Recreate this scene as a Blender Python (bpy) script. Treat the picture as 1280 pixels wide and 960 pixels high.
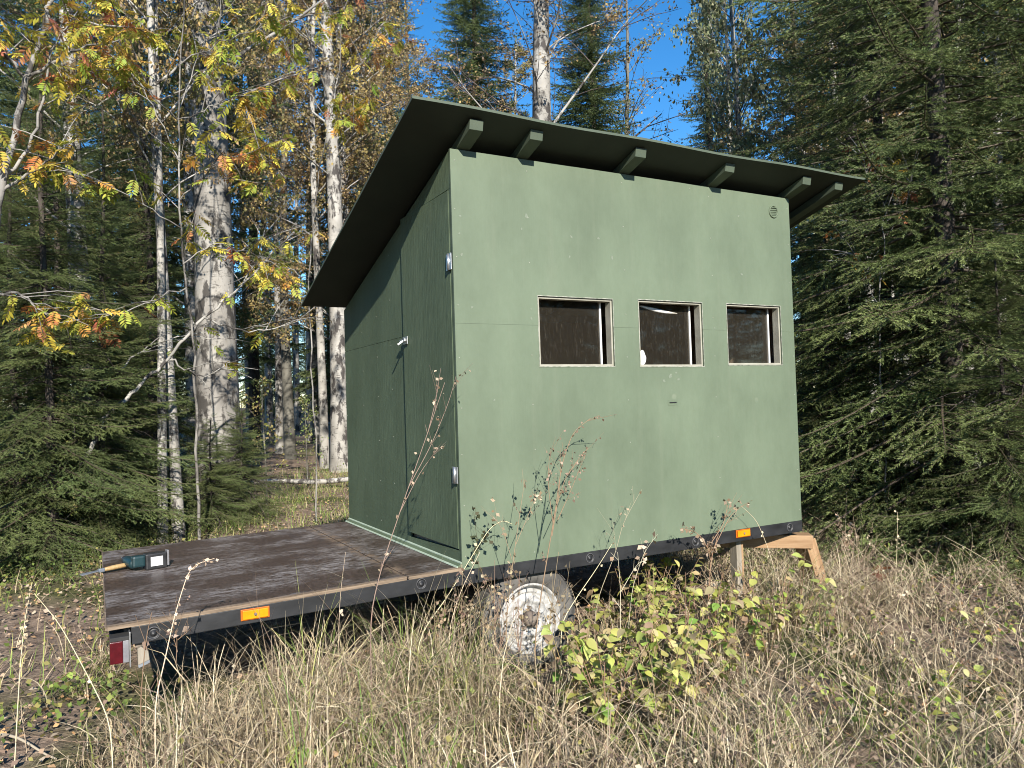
import bpy, bmesh, math, random
import numpy as np
from mathutils import Vector, Matrix

R = math.radians
rnd = random.Random(7)
rng = np.random.default_rng(7)
scene = bpy.context.scene
C = scene.collection
for o in list(bpy.data.objects):
    bpy.data.objects.remove(o, do_unlink=True)

# ------------------------------------------------------------------ camera
DECK = 0.60                      # height of the trailer deck above the ground at the wheel
FPX = 943.3                      # focal length in pixels of the 1280 px wide photograph
CAM = Vector((-1.5895, -3.443, 0.806 + DECK))
cd = bpy.data.cameras.new('camera')
cam = bpy.data.objects.new('camera', cd)
C.objects.link(cam)
cam.location = CAM
cam.rotation_euler = (1.5971, 0.0315, -0.5047)
cd.sensor_width = 36.0
cd.lens = 36.0 * FPX / 1280.0
cd.clip_start = 0.05
cd.clip_end = 2000
scene.camera = cam
CM = cam.rotation_euler.to_matrix()

# ------------------------------------------------------------------ sky and sun
SUN_AZ, SUN_EL = 13.0, 28.5      # degrees from -y towards -x, and above the horizon
sdir = Vector((-math.sin(R(SUN_AZ)) * math.cos(R(SUN_EL)), -math.cos(R(SUN_AZ)) * math.cos(R(SUN_EL)), math.sin(R(SUN_EL))))
w = bpy.data.worlds.new('World')
scene.world = w
w.use_nodes = True
nt = w.node_tree
nt.nodes.clear()
sky = nt.nodes.new('ShaderNodeTexSky')
sky.sky_type = 'NISHITA'
sky.sun_disc = False
sky.sun_elevation = R(SUN_EL)
sky.sun_rotation = R(180.0 + SUN_AZ)
sky.altitude = 100
sky.air_density = 1.0
sky.dust_density = 0.0
sky.ozone_density = 3.5
bg = nt.nodes.new('ShaderNodeBackground')
bg.inputs['Strength'].default_value = 0.112
wo = nt.nodes.new('ShaderNodeOutputWorld')
hsv = nt.nodes.new('ShaderNodeHueSaturation')
hsv.inputs['Saturation'].default_value = 1.30
nt.links.new(sky.outputs['Color'], hsv.inputs['Color'])
nt.links.new(hsv.outputs['Color'], bg.inputs['Color'])
nt.links.new(bg.outputs['Background'], wo.inputs['Surface'])
sl = bpy.data.lights.new('sun', 'SUN')
sl.energy = 5.0
sl.angle = R(0.53)
sl.color = (1.0, 0.93, 0.82)
so = bpy.data.objects.new('sun', sl)
C.objects.link(so)
so.location = (0, 0, 30)
so.rotation_euler = (-sdir).to_track_quat('-Z', 'Y').to_euler()
scene.view_settings.view_transform = 'Standard'
scene.view_settings.look = 'None'
scene.view_settings.exposure = 0.90
scene.view_settings.gamma = 1.0
scene.view_settings.use_curve_mapping = False
scene.render.engine = 'CYCLES'
cy = scene.cycles
cy.max_bounces = 7
cy.diffuse_bounces = 3
cy.glossy_bounces = 3
cy.transmission_bounces = 4
cy.transparent_max_bounces = 8
cy.use_denoising = True
cy.filter_width = 1.0
cy.caustics_reflective = False
cy.caustics_refractive = False


def pdir(px, py):
    v = CM @ Vector(((px - 640) / FPX, -(py - 480) / FPX, -1.0))
    return v


def at(px, dist):
    """ground point in the compass direction of photo column px, dist metres from the camera"""
    v = pdir(px, 505)
    h = Vector((v.x, v.y)).normalized()
    x, y = CAM.x + h.x * dist, CAM.y + h.y * dist
    return x, y, ground(x, y)


def on_y(px, py, y):
    v = pdir(px, py)
    t = (y - CAM.y) / v.y
    return CAM + v * t


def away(px, py, dist):
    v = pdir(px, py)
    return CAM + v * (dist / math.hypot(v.x, v.y))


def vnoise(x, y, s=1.0, seed=0):
    x = np.asarray(x, float) * s
    y = np.asarray(y, float) * s
    return (np.sin(x * 1.7 + seed) * np.cos(y * 1.3 - seed * 2) + 0.6 * np.sin(x * 3.1 - y * 2.3 + seed * 3) + 0.4 * np.cos(x * 5.3 + y * 4.7 + seed)) / 2.0


def ground(x, y):
    r = np.clip((np.asarray(y, float) - 5.0), 0, 60)
    rise = 0.030 * r * r / (r + 3.0)
    edge = np.clip((np.asarray(x, float) - 3.0) / 4.0, 0, 1) * 0.12
    z = rise + edge + 0.035 * vnoise(x, y, 0.9, 1.0) + 0.015 * vnoise(x, y, 3.1, 4.0)
    return z if np.ndim(z) else float(z)


# ------------------------------------------------------------------ materials
def new_mat(name):
    m = bpy.data.materials.new(name)
    m.use_nodes = True
    n = m.node_tree
    b = n.nodes['Principled BSDF']
    return m, n, b


def L(n, a, b):
    n.links.new(a, b)


def coords(n, scale=(1, 1, 1), kind='Object'):
    tc = n.nodes.new('ShaderNodeTexCoord')
    mp = n.nodes.new('ShaderNodeMapping')
    mp.inputs['Scale'].default_value = scale
    L(n, tc.outputs[kind], mp.inputs['Vector'])
    return mp.outputs['Vector']


def noise(n, vec, scale, detail=4, rough=0.55):
    t = n.nodes.new('ShaderNodeTexNoise')
    t.inputs['Scale'].default_value = scale
    t.inputs['Detail'].default_value = detail
    t.inputs['Roughness'].default_value = rough
    L(n, vec, t.inputs['Vector'])
    return t.outputs['Fac']


def ramp(n, fac, stops):
    r = n.nodes.new('ShaderNodeValToRGB')
    e = r.color_ramp.elements
    while len(e) < len(stops):
        e.new(0.5)
    for el, (p, c) in zip(e, stops):
        el.position = p
        el.color = (*c, 1) if len(c) == 3 else c
    L(n, fac, r.inputs['Fac'])
    return r.outputs['Color']


def mixc(n, fac, a, b, mode='MIX'):
    m = n.nodes.new('ShaderNodeMix')
    m.data_type = 'RGBA'
    m.blend_type = mode
    for s, v in ((m.inputs[0], fac), (m.inputs[6], a), (m.inputs[7], b)):
        if hasattr(v, 'default_value') or hasattr(v, 'links'):
            L(n, v, s)
        elif isinstance(v, (int, float)):
            s.default_value = v
        else:
            s.default_value = (*v, 1)
    return m.outputs[2]


def bump(n, b, h, strength=0.3, dist=0.01):
    bp = n.nodes.new('ShaderNodeBump')
    bp.inputs['Strength'].default_value = strength
    bp.inputs['Distance'].default_value = dist
    L(n, h, bp.inputs['Height'])
    L(n, bp.outputs['Normal'], b.inputs['Normal'])


def noisy(name, c1, c2, scale=8, rough=0.7, stretch=(1, 1, 1), bumpk=0.2, bdist=0.004, metallic=0, detail=5, spec=0.5):
    m, n, b = new_mat(name)
    v = coords(n, stretch)
    f = noise(n, v, scale, detail)
    L(n, ramp(n, f, [(0.3, c1), (0.7, c2)]), b.inputs['Base Color'])
    b.inputs['Roughness'].default_value = rough
    b.inputs['Metallic'].default_value = metallic
    b.inputs['Specular IOR Level'].default_value = spec
    if bumpk:
        bump(n, b, noise(n, v, scale * 3, 4), bumpk, bdist)
    return m


def paint_mat(name, base, grainy):
    """matt green paint on plywood: faint vertical streaks, pale filler marks, brush/veneer relief"""
    m, n, b = new_mat(name)
    v = coords(n)
    vs = coords(n, (9, 9, 0.5))
    big = noise(n, coords(n, (1.0, 1.0, 0.6)), 2.2, 3)
    st = noise(n, vs, 1.6, 4)
    dark = tuple(c * 0.90 for c in base)
    lite = tuple(min(1, c * 1.10 + 0.006) for c in base)
    col = ramp(n, big, [(0.35, dark), (0.65, lite)])
    pale = (base[0] * 1.32, base[1] * 1.18, base[2] * 1.26)
    sf = ramp(n, st, [(0.54, (0, 0, 0)), (0.76, (0.34, 0.34, 0.34))])
    col = mixc(n, sf, col, pale)
    vo = n.nodes.new('ShaderNodeTexVoronoi')
    vo.inputs['Scale'].default_value = 3.3
    vo.inputs['Randomness'].default_value = 1.0
    L(n, v, vo.inputs['Vector'])
    spot = ramp(n, vo.outputs['Distance'], [(0.035, (0.65, 0.65, 0.65)), (0.07, (0, 0, 0))])
    gate = ramp(n, noise(n, v, 1.7, 1), [(0.52, (0, 0, 0)), (0.58, (1, 1, 1))])
    sg = mixc(n, 1.0, spot, gate, 'MULTIPLY')
    col = mixc(n, sg, col, (base[0] * 1.7, base[1] * 1.5, base[2] * 1.65))
    fine = noise(n, coords(n, (60, 60, 1.4)), 2.0, 5, 0.7)
    mot = ramp(n, noise(n, coords(n, (2.0, 2.0, 1.0)), 14, 6, 0.75), [(0.3, (0.90, 0.91, 0.89)), (0.7, (1.0, 1.0, 1.0))])
    col = mixc(n, 1.0, col, mot, 'MULTIPLY')
    L(n, col, b.inputs['Base Color'])
    b.inputs['Roughness'].default_value = 0.62
    b.inputs['Specular IOR Level'].default_value = 0.35
    bump(n, b, fine, 0.9 if grainy else 0.2, 0.005 if grainy else 0.0022)
    return m


def leaf_mat(name, attr=True, base=(0.1, 0.15, 0.03), transl=0.35, rough=0.55, vary=0.3, spec=0.3, hue=0.03):
    m, n, b = new_mat(name)
    if attr:
        a = n.nodes.new('ShaderNodeAttribute')
        a.attribute_name = 'Col'
        col = a.outputs['Color']
    else:
        rgb = n.nodes.new('ShaderNodeRGB')
        rgb.outputs[0].default_value = (*base, 1)
        col = rgb.outputs[0]
    oi = n.nodes.new('ShaderNodeObjectInfo')
    hs = n.nodes.new('ShaderNodeHueSaturation')
    mr = n.nodes.new('ShaderNodeMapRange')
    mr.inputs['To Min'].default_value = 1 - vary
    mr.inputs['To Max'].default_value = 1 + vary
    L(n, oi.outputs['Random'], mr.inputs['Value'])
    L(n, mr.outputs['Result'], hs.inputs['Value'])
    mh = n.nodes.new('ShaderNodeMapRange')
    mh.inputs['To Min'].default_value = 0.5 - hue
    mh.inputs['To Max'].default_value = 0.5 + hue
    mul = n.nodes.new('ShaderNodeMath')
    mul.operation = 'FRACT'
    m7 = n.nodes.new('ShaderNodeMath')
    m7.operation = 'MULTIPLY'
    m7.inputs[1].default_value = 17.3
    L(n, oi.outputs['Random'], m7.inputs[0])
    L(n, m7.outputs[0], mul.inputs[0])
    L(n, mul.outputs[0], mh.inputs['Value'])
    L(n, mh.outputs['Result'], hs.inputs['Hue'])
    L(n, col, hs.inputs['Color'])
    L(n, hs.outputs['Color'], b.inputs['Base Color'])
    b.inputs['Roughness'].default_value = rough
    b.inputs['Specular IOR Level'].default_value = spec
    if transl > 0:
        tr = n.nodes.new('ShaderNodeBsdfTranslucent')
        L(n, hs.outputs['Color'], tr.inputs['Color'])
        mx = n.nodes.new('ShaderNodeMixShader')
        mx.inputs[0].default_value = transl
        out = n.nodes['Material Output']
        L(n, b.outputs[0], mx.inputs[1])
        L(n, tr.outputs[0], mx.inputs[2])
        L(n, mx.outputs[0], out.inputs['Surface'])
    return m


def birch_bark(name, white=(0.40, 0.385, 0.355), mid=(0.20, 0.19, 0.17), dark=(0.035, 0.03, 0.028), amount=0.5):
    m, n, b = new_mat(name)
    lent = noise(n, coords(n, (5, 5, 26)), 1.5, 3)
    patch = noise(n, coords(n, (3.5, 3.5, 1.6)), 1.7, 6, 0.68)
    tone = noise(n, coords(n, (1.2, 1.2, 0.8)), 2.0, 3)
    col = ramp(n, tone, [(0.35, mid), (0.62, white)])
    col = mixc(n, ramp(n, lent, [(0.60, (0, 0, 0)), (0.68, (0.75, 0.75, 0.75))]), col, dark)
    col = mixc(n, ramp(n, patch, [(amount, (0, 0, 0)), (amount + 0.07, (0.95, 0.95, 0.95))]), col, dark)
    L(n, col, b.inputs['Base Color'])
    b.inputs['Roughness'].default_value = 0.8
    bump(n, b, patch, 0.6, 0.02)
    return m


GREEN = (0.118, 0.153, 0.103)
M = {}
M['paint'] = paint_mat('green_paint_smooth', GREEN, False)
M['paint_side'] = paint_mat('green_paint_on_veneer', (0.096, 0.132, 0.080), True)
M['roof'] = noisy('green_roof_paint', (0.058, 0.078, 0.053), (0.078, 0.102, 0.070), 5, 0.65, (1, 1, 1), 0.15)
M['roof_shaded'] = noisy('green_roof_paint_shaded', (0.0185, 0.0243, 0.0172), (0.0286, 0.0357, 0.0257), 4, 0.7)  # same roof, with the shade of its underside put into the colour
M['bead'] = noisy('pale_green_sealant', (0.3150, 0.3900, 0.3000), (0.4125, 0.4875, 0.3900), 20, 0.5)
M['inside'] = noisy('brown_plywood_inside', (0.2720, 0.2000, 0.1440), (0.4320, 0.3200, 0.2400), 3, 0.7, (1, 8, 1))
M['stud'] = noisy('raw_timber', (0.2520, 0.1820, 0.1050), (0.3500, 0.2590, 0.1610), 6, 0.7, (6, 6, 0.6))
M['reveal'] = noisy('bare_plywood_edge', (0.2356, 0.2244, 0.1795), (0.3478, 0.3366, 0.2805), 9, 0.7)
M['filler'] = noisy('pale_filler', (0.125, 0.155, 0.112), (0.185, 0.215, 0.165), 60, 0.7)
M['chipped'] = noisy('chipped_paint_edge', (0.1156, 0.1416, 0.1011), (0.3584, 0.3584, 0.3121), 38, 0.7, (1, 1, 1))
M['plastic_and_glints'] = noisy('white_plastic_and_glints', (0.6375, 0.6375, 0.6290), (0.7225, 0.7225, 0.7140), 8, 0.35, bumpk=0)  # also colours in the panes' bright edges and a reflection
M['steel'] = noisy('zinc_steel', (0.45, 0.46, 0.47), (0.65, 0.66, 0.67), 30, 0.38, metallic=0.9, bumpk=0.1)
M['rail'] = noisy('black_rail_paint', (0.0069, 0.0073, 0.0085), (0.0236, 0.0246, 0.0277), 7, 0.5, (1, 1, 2.2), 0.3, 0.002)
M['dark'] = noisy('dark_underframe', (0.012, 0.012, 0.013), (0.03, 0.03, 0.03), 10, 0.8)
M['ring'] = noisy('grey_ring_mark', (0.0300, 0.0300, 0.0330), (0.1320, 0.1320, 0.1380), 40, 0.6)
M['plyedge'] = noisy('worn_plywood_edge', (0.0975, 0.0690, 0.0465), (0.2700, 0.2025, 0.1425), 5, 0.8, (1.2, 5, 22), 0.4)
M['amber'] = noisy('amber_plastic', (0.6000, 0.1840, 0.0040), (0.7200, 0.2880, 0.0080), 12, 0.25, bumpk=0)
M['amber_frame'] = noisy('amber_frame', (0.4125, 0.0900, 0.0075), (0.4875, 0.1275, 0.0075), 20, 0.4, bumpk=0)
M['red'] = noisy('red_lens', (0.0525, 0.0031, 0.0063), (0.0840, 0.0047, 0.0095), 30, 0.25, bumpk=0.2)
M['clearlens'] = noisy('clear_lens', (0.1400, 0.1400, 0.1540), (0.2380, 0.2380, 0.2520), 30, 0.25, bumpk=0.2)
M['tyre'] = noisy('dusty_tyre', (0.0280, 0.0272, 0.0264), (0.1600, 0.1520, 0.1400), 9, 0.9, bumpk=0.5, bdist=0.004)
M['rim'] = noisy('flaking_white_rim', (0.20, 0.19, 0.175), (0.50, 0.50, 0.49), 30, 0.5, bumpk=0.5, bdist=0.004)
M['rust'] = noisy('rusty_iron', (0.08, 0.06, 0.05), (0.22, 0.185, 0.15), 25, 0.8, bumpk=0.4)
M['timber'] = noisy('sawn_timber', (0.2376, 0.1368, 0.0648), (0.3744, 0.2448, 0.1368), 5, 0.75, (8, 8, 1.0), 0.4)
M['timber_grey'] = noisy('weathered_timber', (0.1820, 0.1610, 0.1260), (0.2940, 0.2590, 0.2100), 5, 0.8, (8, 8, 1.0), 0.4)
M['teal'] = noisy('teal_tool_plastic', (0.0063, 0.0236, 0.0289), (0.0116, 0.0394, 0.0446), 20, 0.45, bumpk=0)
M['blackplastic'] = noisy('black_plastic', (0.012, 0.012, 0.013), (0.03, 0.03, 0.032), 20, 0.42, bumpk=0)
M['label'] = noisy('printed_white_label', (0.4125, 0.4200, 0.4275), (0.6375, 0.6375, 0.6450), 70, 0.4, bumpk=0)
M['handle'] = noisy('varnished_handle', (0.3150, 0.2030, 0.0840), (0.4200, 0.2940, 0.1400), 12, 0.5, (1, 6, 6))
M['blade'] = noisy('grey_blade', (0.2100, 0.2380, 0.2800), (0.3220, 0.3500, 0.3920), 14, 0.4, metallic=0.5)


def deck_mat():
    m, n, b = new_mat('worn_brown_deck')
    f1 = noise(n, coords(n, (1.3, 3.2, 1)), 13.0, 9, 0.78)
    f2 = noise(n, coords(n, (1.0, 1.4, 1)), 1.9, 4)
    f3 = noise(n, coords(n, (5, 30, 1)), 5.0, 4, 0.7)
    col = ramp(n, noise(n, coords(n), 60, 3), [(0.35, (0.028, 0.018, 0.014)), (0.7, (0.082, 0.054, 0.043))])
    g = mixc(n, 1.0, ramp(n, f1, [(0.44, (0, 0, 0)), (0.64, (1, 1, 1))]), ramp(n, f2, [(0.44, (0.06, 0.06, 0.06)), (0.58, (1, 1, 1))]), 'MULTIPLY')
    col = mixc(n, g, col, (0.30, 0.28, 0.275))
    col = mixc(n, ramp(n, f3, [(0.66, (0, 0, 0)), (0.72, (0.8, 0.8, 0.8))]), col, (0.30, 0.25, 0.21))
    # worn, frayed joint between the two sheets
    sx = n.nodes.new('ShaderNodeSeparateXYZ')
    L(n, coords(n), sx.inputs[0])
    ab = n.nodes.new('ShaderNodeMath')
    ab.operation = 'SUBTRACT'
    ab.inputs[1].default_value = -0.29
    L(n, sx.outputs[0], ab.inputs[0])
    a2_ = n.nodes.new('ShaderNodeMath')
    a2_.operation = 'ABSOLUTE'
    L(n, ab.outputs[0], a2_.inputs[0])
    near_ = ramp(n, a2_.outputs[0], [(0.012, (1, 1, 1)), (0.060, (0, 0, 0))])
    wear = ramp(n, noise(n, coords(n), 16, 5, 0.7), [(0.42, (0, 0, 0)), (0.58, (1, 1, 1))])
    col = mixc(n, mixc(n, 1.0, near_, wear, 'MULTIPLY'), col, (0.21, 0.15, 0.105))
    L(n, col, b.inputs['Base Color'])
    b.inputs['Roughness'].default_value = 0.42
    bump(n, b, f1, 0.35, 0.002)
    return m


M['deck'] = deck_mat()


def glass_mat():
    m, n, b = new_mat('acrylic_pane')
    n.nodes.remove(b)
    tr = n.nodes.new('ShaderNodeBsdfTransparent')
    tr.inputs[0].default_value = (0.80, 0.78, 0.74, 1)
    gl = n.nodes.new('ShaderNodeBsdfGlossy')
    gl.inputs['Roughness'].default_value = 0.03
    df = n.nodes.new('ShaderNodeBsdfDiffuse')
    df.inputs[0].default_value = (0.30, 0.27, 0.22, 1)
    fr = n.nodes.new('ShaderNodeFresnel')
    fr.inputs[0].default_value = 1.28
    mx = n.nodes.new('ShaderNodeMixShader')
    L(n, fr.outputs[0], mx.inputs[0])
    L(n, tr.outputs[0], mx.inputs[1])
    L(n, gl.outputs[0], mx.inputs[2])
    # fine scratches and dust
    sc = ramp(n, noise(n, coords(n, (18, 18, 3)), 6, 6, 0.75), [(0.55, (0.03, 0.03, 0.03)), (0.75, (0.16, 0.16, 0.16))])
    m2 = n.nodes.new('ShaderNodeMixShader')
    L(n, sc, m2.inputs[0])
    L(n, mx.outputs[0], m2.inputs[1])
    L(n, df.outputs[0], m2.inputs[2])
    L(n, m2.outputs[0], n.nodes['Material Output'].inputs['Surface'])
    return m


M['glass'] = glass_mat()


def ground_mat():
    m, n, b = new_mat('forest_floor')
    v = coords(n)
    f1 = noise(n, v, 9, 6, 0.7)
    f2 = noise(n, v, 0.7, 3)
    f3 = noise(n, v, 45, 3, 0.7)
    soil = ramp(n, f1, [(0.3, (0.07, 0.052, 0.042)), (0.5, (0.22, 0.165, 0.125)), (0.72, (0.38, 0.29, 0.22))])
    moss = ramp(n, f3, [(0.35, (0.030, 0.045, 0.012)), (0.7, (0.10, 0.125, 0.03))])
    L(n, mixc(n, ramp(n, f2, [(0.52, (0, 0, 0)), (0.62, (0.8, 0.8, 0.8))]), soil, moss), b.inputs['Base Color'])
    b.inputs['Roughness'].default_value = 0.95
    b.inputs['Specular IOR Level'].default_value = 0.1
    bump(n, b, f1, 1.0, 0.05)
    return m


M['ground'] = ground_mat()
M['birch'] = birch_bark('white_birch_bark')
M['old_birch'] = birch_bark('old_grey_bark', (0.32, 0.305, 0.28), (0.14, 0.13, 0.118), (0.04, 0.036, 0.032), 0.50)
M['aspen'] = birch_bark('grey_smooth_bark', (0.19, 0.18, 0.15), (0.09, 0.085, 0.07), (0.06, 0.055, 0.045), 0.60)
M['spruce_bark'] = noisy('spruce_bark', (0.0270, 0.0216, 0.0180), (0.0900, 0.0750, 0.0630), 9, 0.95, (2, 2, 0.8), 0.8, 0.02)
M['pine_bark'] = noisy('reddish_bark', (0.12, 0.075, 0.05), (0.28, 0.18, 0.12), 7, 0.95, (2, 2, 0.8), 0.8, 0.02)
M['twig'] = noisy('grey_twig', (0.0770, 0.0665, 0.0560), (0.2100, 0.1890, 0.1645), 10, 0.9, bumpk=0)
M['needle'] = leaf_mat('spruce_needles', transl=0.30, rough=0.5, vary=0.22, spec=0.35, hue=0.012)
M['leaves'] = leaf_mat('leaves', transl=0.38, vary=0.12)
M['grass'] = leaf_mat('dry_grass', transl=0.28, vary=0.0, hue=0.0, rough=0.6)
M['litter'] = leaf_mat('leaf_litter', transl=0.1, vary=0.0, hue=0.0, rough=0.7)
M['weedstem'] = leaf_mat('dead_stem', True, transl=0.05, vary=0.15, rough=0.8)


# ------------------------------------------------------------------ mesh helpers
def mk(name, V, F, mat, parent=None, smooth=False, col=None):
    """one mesh object from numpy verts and one face array (or a list of face arrays)"""
    o = bpy.data.objects.new(name, mesh(name, V, F, mat, smooth, col))
    C.objects.link(o)
    if parent:
        o.parent = parent
    return o


def mesh(name, V, F, mat, smooth=False, col=None):
    V = np.asarray(V, np.float32)
    if not isinstance(F, list):
        F = [F]
    F = [np.asarray(f, np.int32) for f in F if len(f)]
    me = bpy.data.meshes.new(name)
    me.vertices.add(len(V))
    me.vertices.foreach_set('co', V.ravel())
    idx = np.concatenate([f.ravel() for f in F])
    cnt = np.concatenate([np.full(len(f), f.shape[1], np.int32) for f in F])
    st = np.concatenate([[0], np.cumsum(cnt)[:-1]]).astype(np.int32)
    me.loops.add(len(idx))
    me.loops.foreach_set('vertex_index', idx)
    me.polygons.add(len(cnt))
    me.polygons.foreach_set('loop_start', st)
    me.polygons.foreach_set('loop_total', cnt)
    if smooth:
        me.polygons.foreach_set('use_smooth', np.ones(len(cnt), bool))
    me.materials.append(mat)
    if col is not None:
        a = me.color_attributes.new('Col', 'FLOAT_COLOR', 'POINT')
        c = np.ones((len(V), 4), np.float32)
        c[:, :3] = col
        a.data.foreach_set('color', c.ravel())
    me.update(calc_edges=True)
    return me


def empty(name, loc=(0, 0, 0), label=None, cat=None, group=None):
    o = bpy.data.objects.new(name, None)
    o.empty_display_size = 0.1
    C.objects.link(o)
    o.location = loc
    tag(o, label, cat, group)
    return o


def tag(o, label=None, cat=None, group=None, kind=None):
    if label:
        o['label'] = label
    if cat:
        o['category'] = cat
    if group:
        o['group'] = group
    if kind:
        o['kind'] = kind
    return o


def link(name, me, parent=None, M4=None):
    o = bpy.data.objects.new(name, me)
    C.objects.link(o)
    if parent:
        o.parent = parent
    if M4 is not None:
        o.matrix_basis = M4
    return o


def bobj(name, bm, mat, parent=None, bevel=0.0, smooth=False, loc=None, rot=None):
    if bevel:
        bmesh.ops.bevel(bm, geom=list(bm.edges), offset=bevel, segments=2, affect='EDGES', profile=0.6)
    bmesh.ops.recalc_face_normals(bm, faces=bm.faces)
    me = bpy.data.meshes.new(name)
    bm.to_mesh(me)
    bm.free()
    me.materials.append(mat)
    if smooth:
        for p in me.polygons:
            p.use_smooth = True
    o = bpy.data.objects.new(name, me)
    C.objects.link(o)
    if parent:
        o.parent = parent
    if loc is not None:
        o.location = loc
    if rot is not None:
        o.rotation_euler = rot
    return o


def bm_box(bm, x0, x1, y0, y1, z0, z1, shear=None):
    vs = []
    for x in (x0, x1):
        for y in (y0, y1):
            for z in (z0, z1):
                vs.append(bm.verts.new((x, y, z + (shear(x, y) if shear else 0))))
    for f in ((0, 1, 3, 2), (4, 6, 7, 5), (0, 4, 5, 1), (2, 3, 7, 6), (0, 2, 6, 4), (1, 5, 7, 3)):
        bm.faces.new([vs[i] for i in f])


def box(name, x0, x1, y0, y1, z0, z1, mat, parent=None, bevel=0.0, shear=None):
    bm = bmesh.new()
    bm_box(bm, x0, x1, y0, y1, z0, z1, shear)
    return bobj(name, bm, mat, parent, bevel)


def prism(name, pts, d, mat, parent=None, bevel=0.0):
    """closed polygon pts (3D, planar) swept by vector d"""
    bm = bmesh.new()
    a = [bm.verts.new(p) for p in pts]
    c = [bm.verts.new(Vector(p) + Vector(d)) for p in pts]
    bm.faces.new(a)
    bm.faces.new(c[::-1])
    for i in range(len(pts)):
        j = (i + 1) % len(pts)
        bm.faces.new((a[i], c[i], c[j], a[j]))
    return bobj(name, bm, mat, parent, bevel)


def bar(name, p, q, wx, wz, mat, parent=None, bevel=0.003, roll=0.0):
    """a straight timber or bar of section wx by wz from p to q"""
    p, q = Vector(p), Vector(q)
    d = q - p
    bm = bmesh.new()
    bm_box(bm, -wx / 2, wx / 2, -wz / 2, wz / 2, 0, d.length)
    o = bobj(name, bm, mat, parent, bevel)
    o.matrix_basis = Matrix.Translation(p) @ d.to_track_quat('Z', 'Y').to_matrix().to_4x4() @ Matrix.Rotation(roll, 4, 'Z')
    return o


def holed(name, x0, x1, z0, z1, holes, y0, th, mat, parent):
    """upright sheet in the xz plane with rectangular cut-outs"""
    xs = sorted({x0, x1, *[h[0] for h in holes], *[h[1] for h in holes]})
    zs = sorted({z0, z1, *[min(max(h[2], z0), z1) for h in holes], *[min(max(h[3], z0), z1) for h in holes]})
    bm = bmesh.new()
    vd = {}

    def v(x, z):
        if (x, z) not in vd:
            vd[(x, z)] = bm.verts.new((x, y0, z))
        return vd[(x, z)]
    for i in range(len(xs) - 1):
        for j in range(len(zs) - 1):
            cx, cz = (xs[i] + xs[i + 1]) / 2, (zs[j] + zs[j + 1]) / 2
            if any(h[0] < cx < h[1] and h[2] < cz < h[3] for h in holes):
                continue
            bm.faces.new((v(xs[i], zs[j]), v(xs[i + 1], zs[j]), v(xs[i + 1], zs[j + 1]), v(xs[i], zs[j + 1])))
    r = bmesh.ops.extrude_face_region(bm, geom=list(bm.faces))
    for g in r['geom']:
        if isinstance(g, bmesh.types.BMVert):
            g.co.y += th
    return bobj(name, bm, mat, parent)


def tube_arr(P, rad, n=6):
    P = np.asarray(P, float)
    rad = np.asarray(rad, float) * np.ones(len(P))
    T = np.gradient(P, axis=0)
    T /= np.linalg.norm(T, axis=1)[:, None] + 1e-9
    ref = np.array([0.0, 0.0, 1.0]) if abs(T[:, 2]).mean() < 0.8 else np.array([1.0, 0.0, 0.0])
    A = np.cross(T, ref)
    A /= np.linalg.norm(A, axis=1)[:, None] + 1e-9
    B = np.cross(T, A)
    an = np.arange(n) * 2 * np.pi / n
    V = (P[:, None, :] + rad[:, None, None] * (np.cos(an)[None, :, None] * A[:, None, :] + np.sin(an)[None, :, None] * B[:, None, :])).reshape(-1, 3)
    i = np.arange(len(P) - 1)[:, None] * n
    k = np.arange(n)[None, :]
    k2 = (k + 1) % n
    F = np.stack([i + k, i + k2, i + n + k2, i + n + k], -1).reshape(-1, 4)
    return V, F


class Acc:
    """collects vertex and face arrays with colours"""

    def __init__(s):
        s.V, s.F, s.K, s.n = [], {}, [], 0

    def add(s, V, F, col=(0.2, 0.2, 0.2)):
        V = np.asarray(V, np.float32)
        F = np.asarray(F, np.int64)
        if len(V) == 0:
            return
        s.F.setdefault(F.shape[1], []).append(F + s.n)
        s.V.append(V)
        c = np.asarray(col, np.float32)
        s.K.append(np.broadcast_to(c, (len(V), 3)))
        s.n += len(V)

    def addm(s, V, Fs, K):
        for f in Fs:
            s.F.setdefault(f.shape[1], []).append(f + s.n)
        s.V.append(np.asarray(V, np.float32))
        s.K.append(K)
        s.n += len(V)

    def tube(s, P, rad, n=6, col=(0.2, 0.2, 0.2)):
        s.add(*tube_arr(P, rad, n), col)

    def arrays(s):
        return np.concatenate(s.V), [np.concatenate(f) for f in s.F.values()], np.concatenate(s.K)

    def mesh(s, name, mat, smooth=False):
        V, F, K = s.arrays()
        return mesh(name, V, F, mat, smooth, K)

    def obj(s, name, mat, parent=None, smooth=False):
        return link(name, s.mesh(name, mat, smooth), parent)


def rmat(rx, ry, rz):
    return np.array(Matrix.Rotation(rz, 3, 'Z') @ Matrix.Rotation(ry, 3, 'Y') @ Matrix.Rotation(rx, 3, 'X'))


def lathe(name, prof, n, mat, parent=None, cap=True, smooth=True, loc=None):
    """profile of (radius, offset) turned about the y axis"""
    bm = bmesh.new()
    rings = []
    for r, o in prof:
        ring = []
        for k in range(n):
            a = 2 * math.pi * k / n
            ring.append(bm.verts.new((r * math.cos(a), o, r * math.sin(a))))
        rings.append(ring)
    for a, b in zip(rings, rings[1:]):
        for k in range(n):
            bm.faces.new((a[k], a[(k + 1) % n], b[(k + 1) % n], b[k]))
    for ring in ((rings[0], rings[-1]) if cap else ()):
        try:
            bm.faces.new(ring)
        except ValueError:
            pass
    return bobj(name, bm, mat, parent, 0, smooth, loc)


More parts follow.
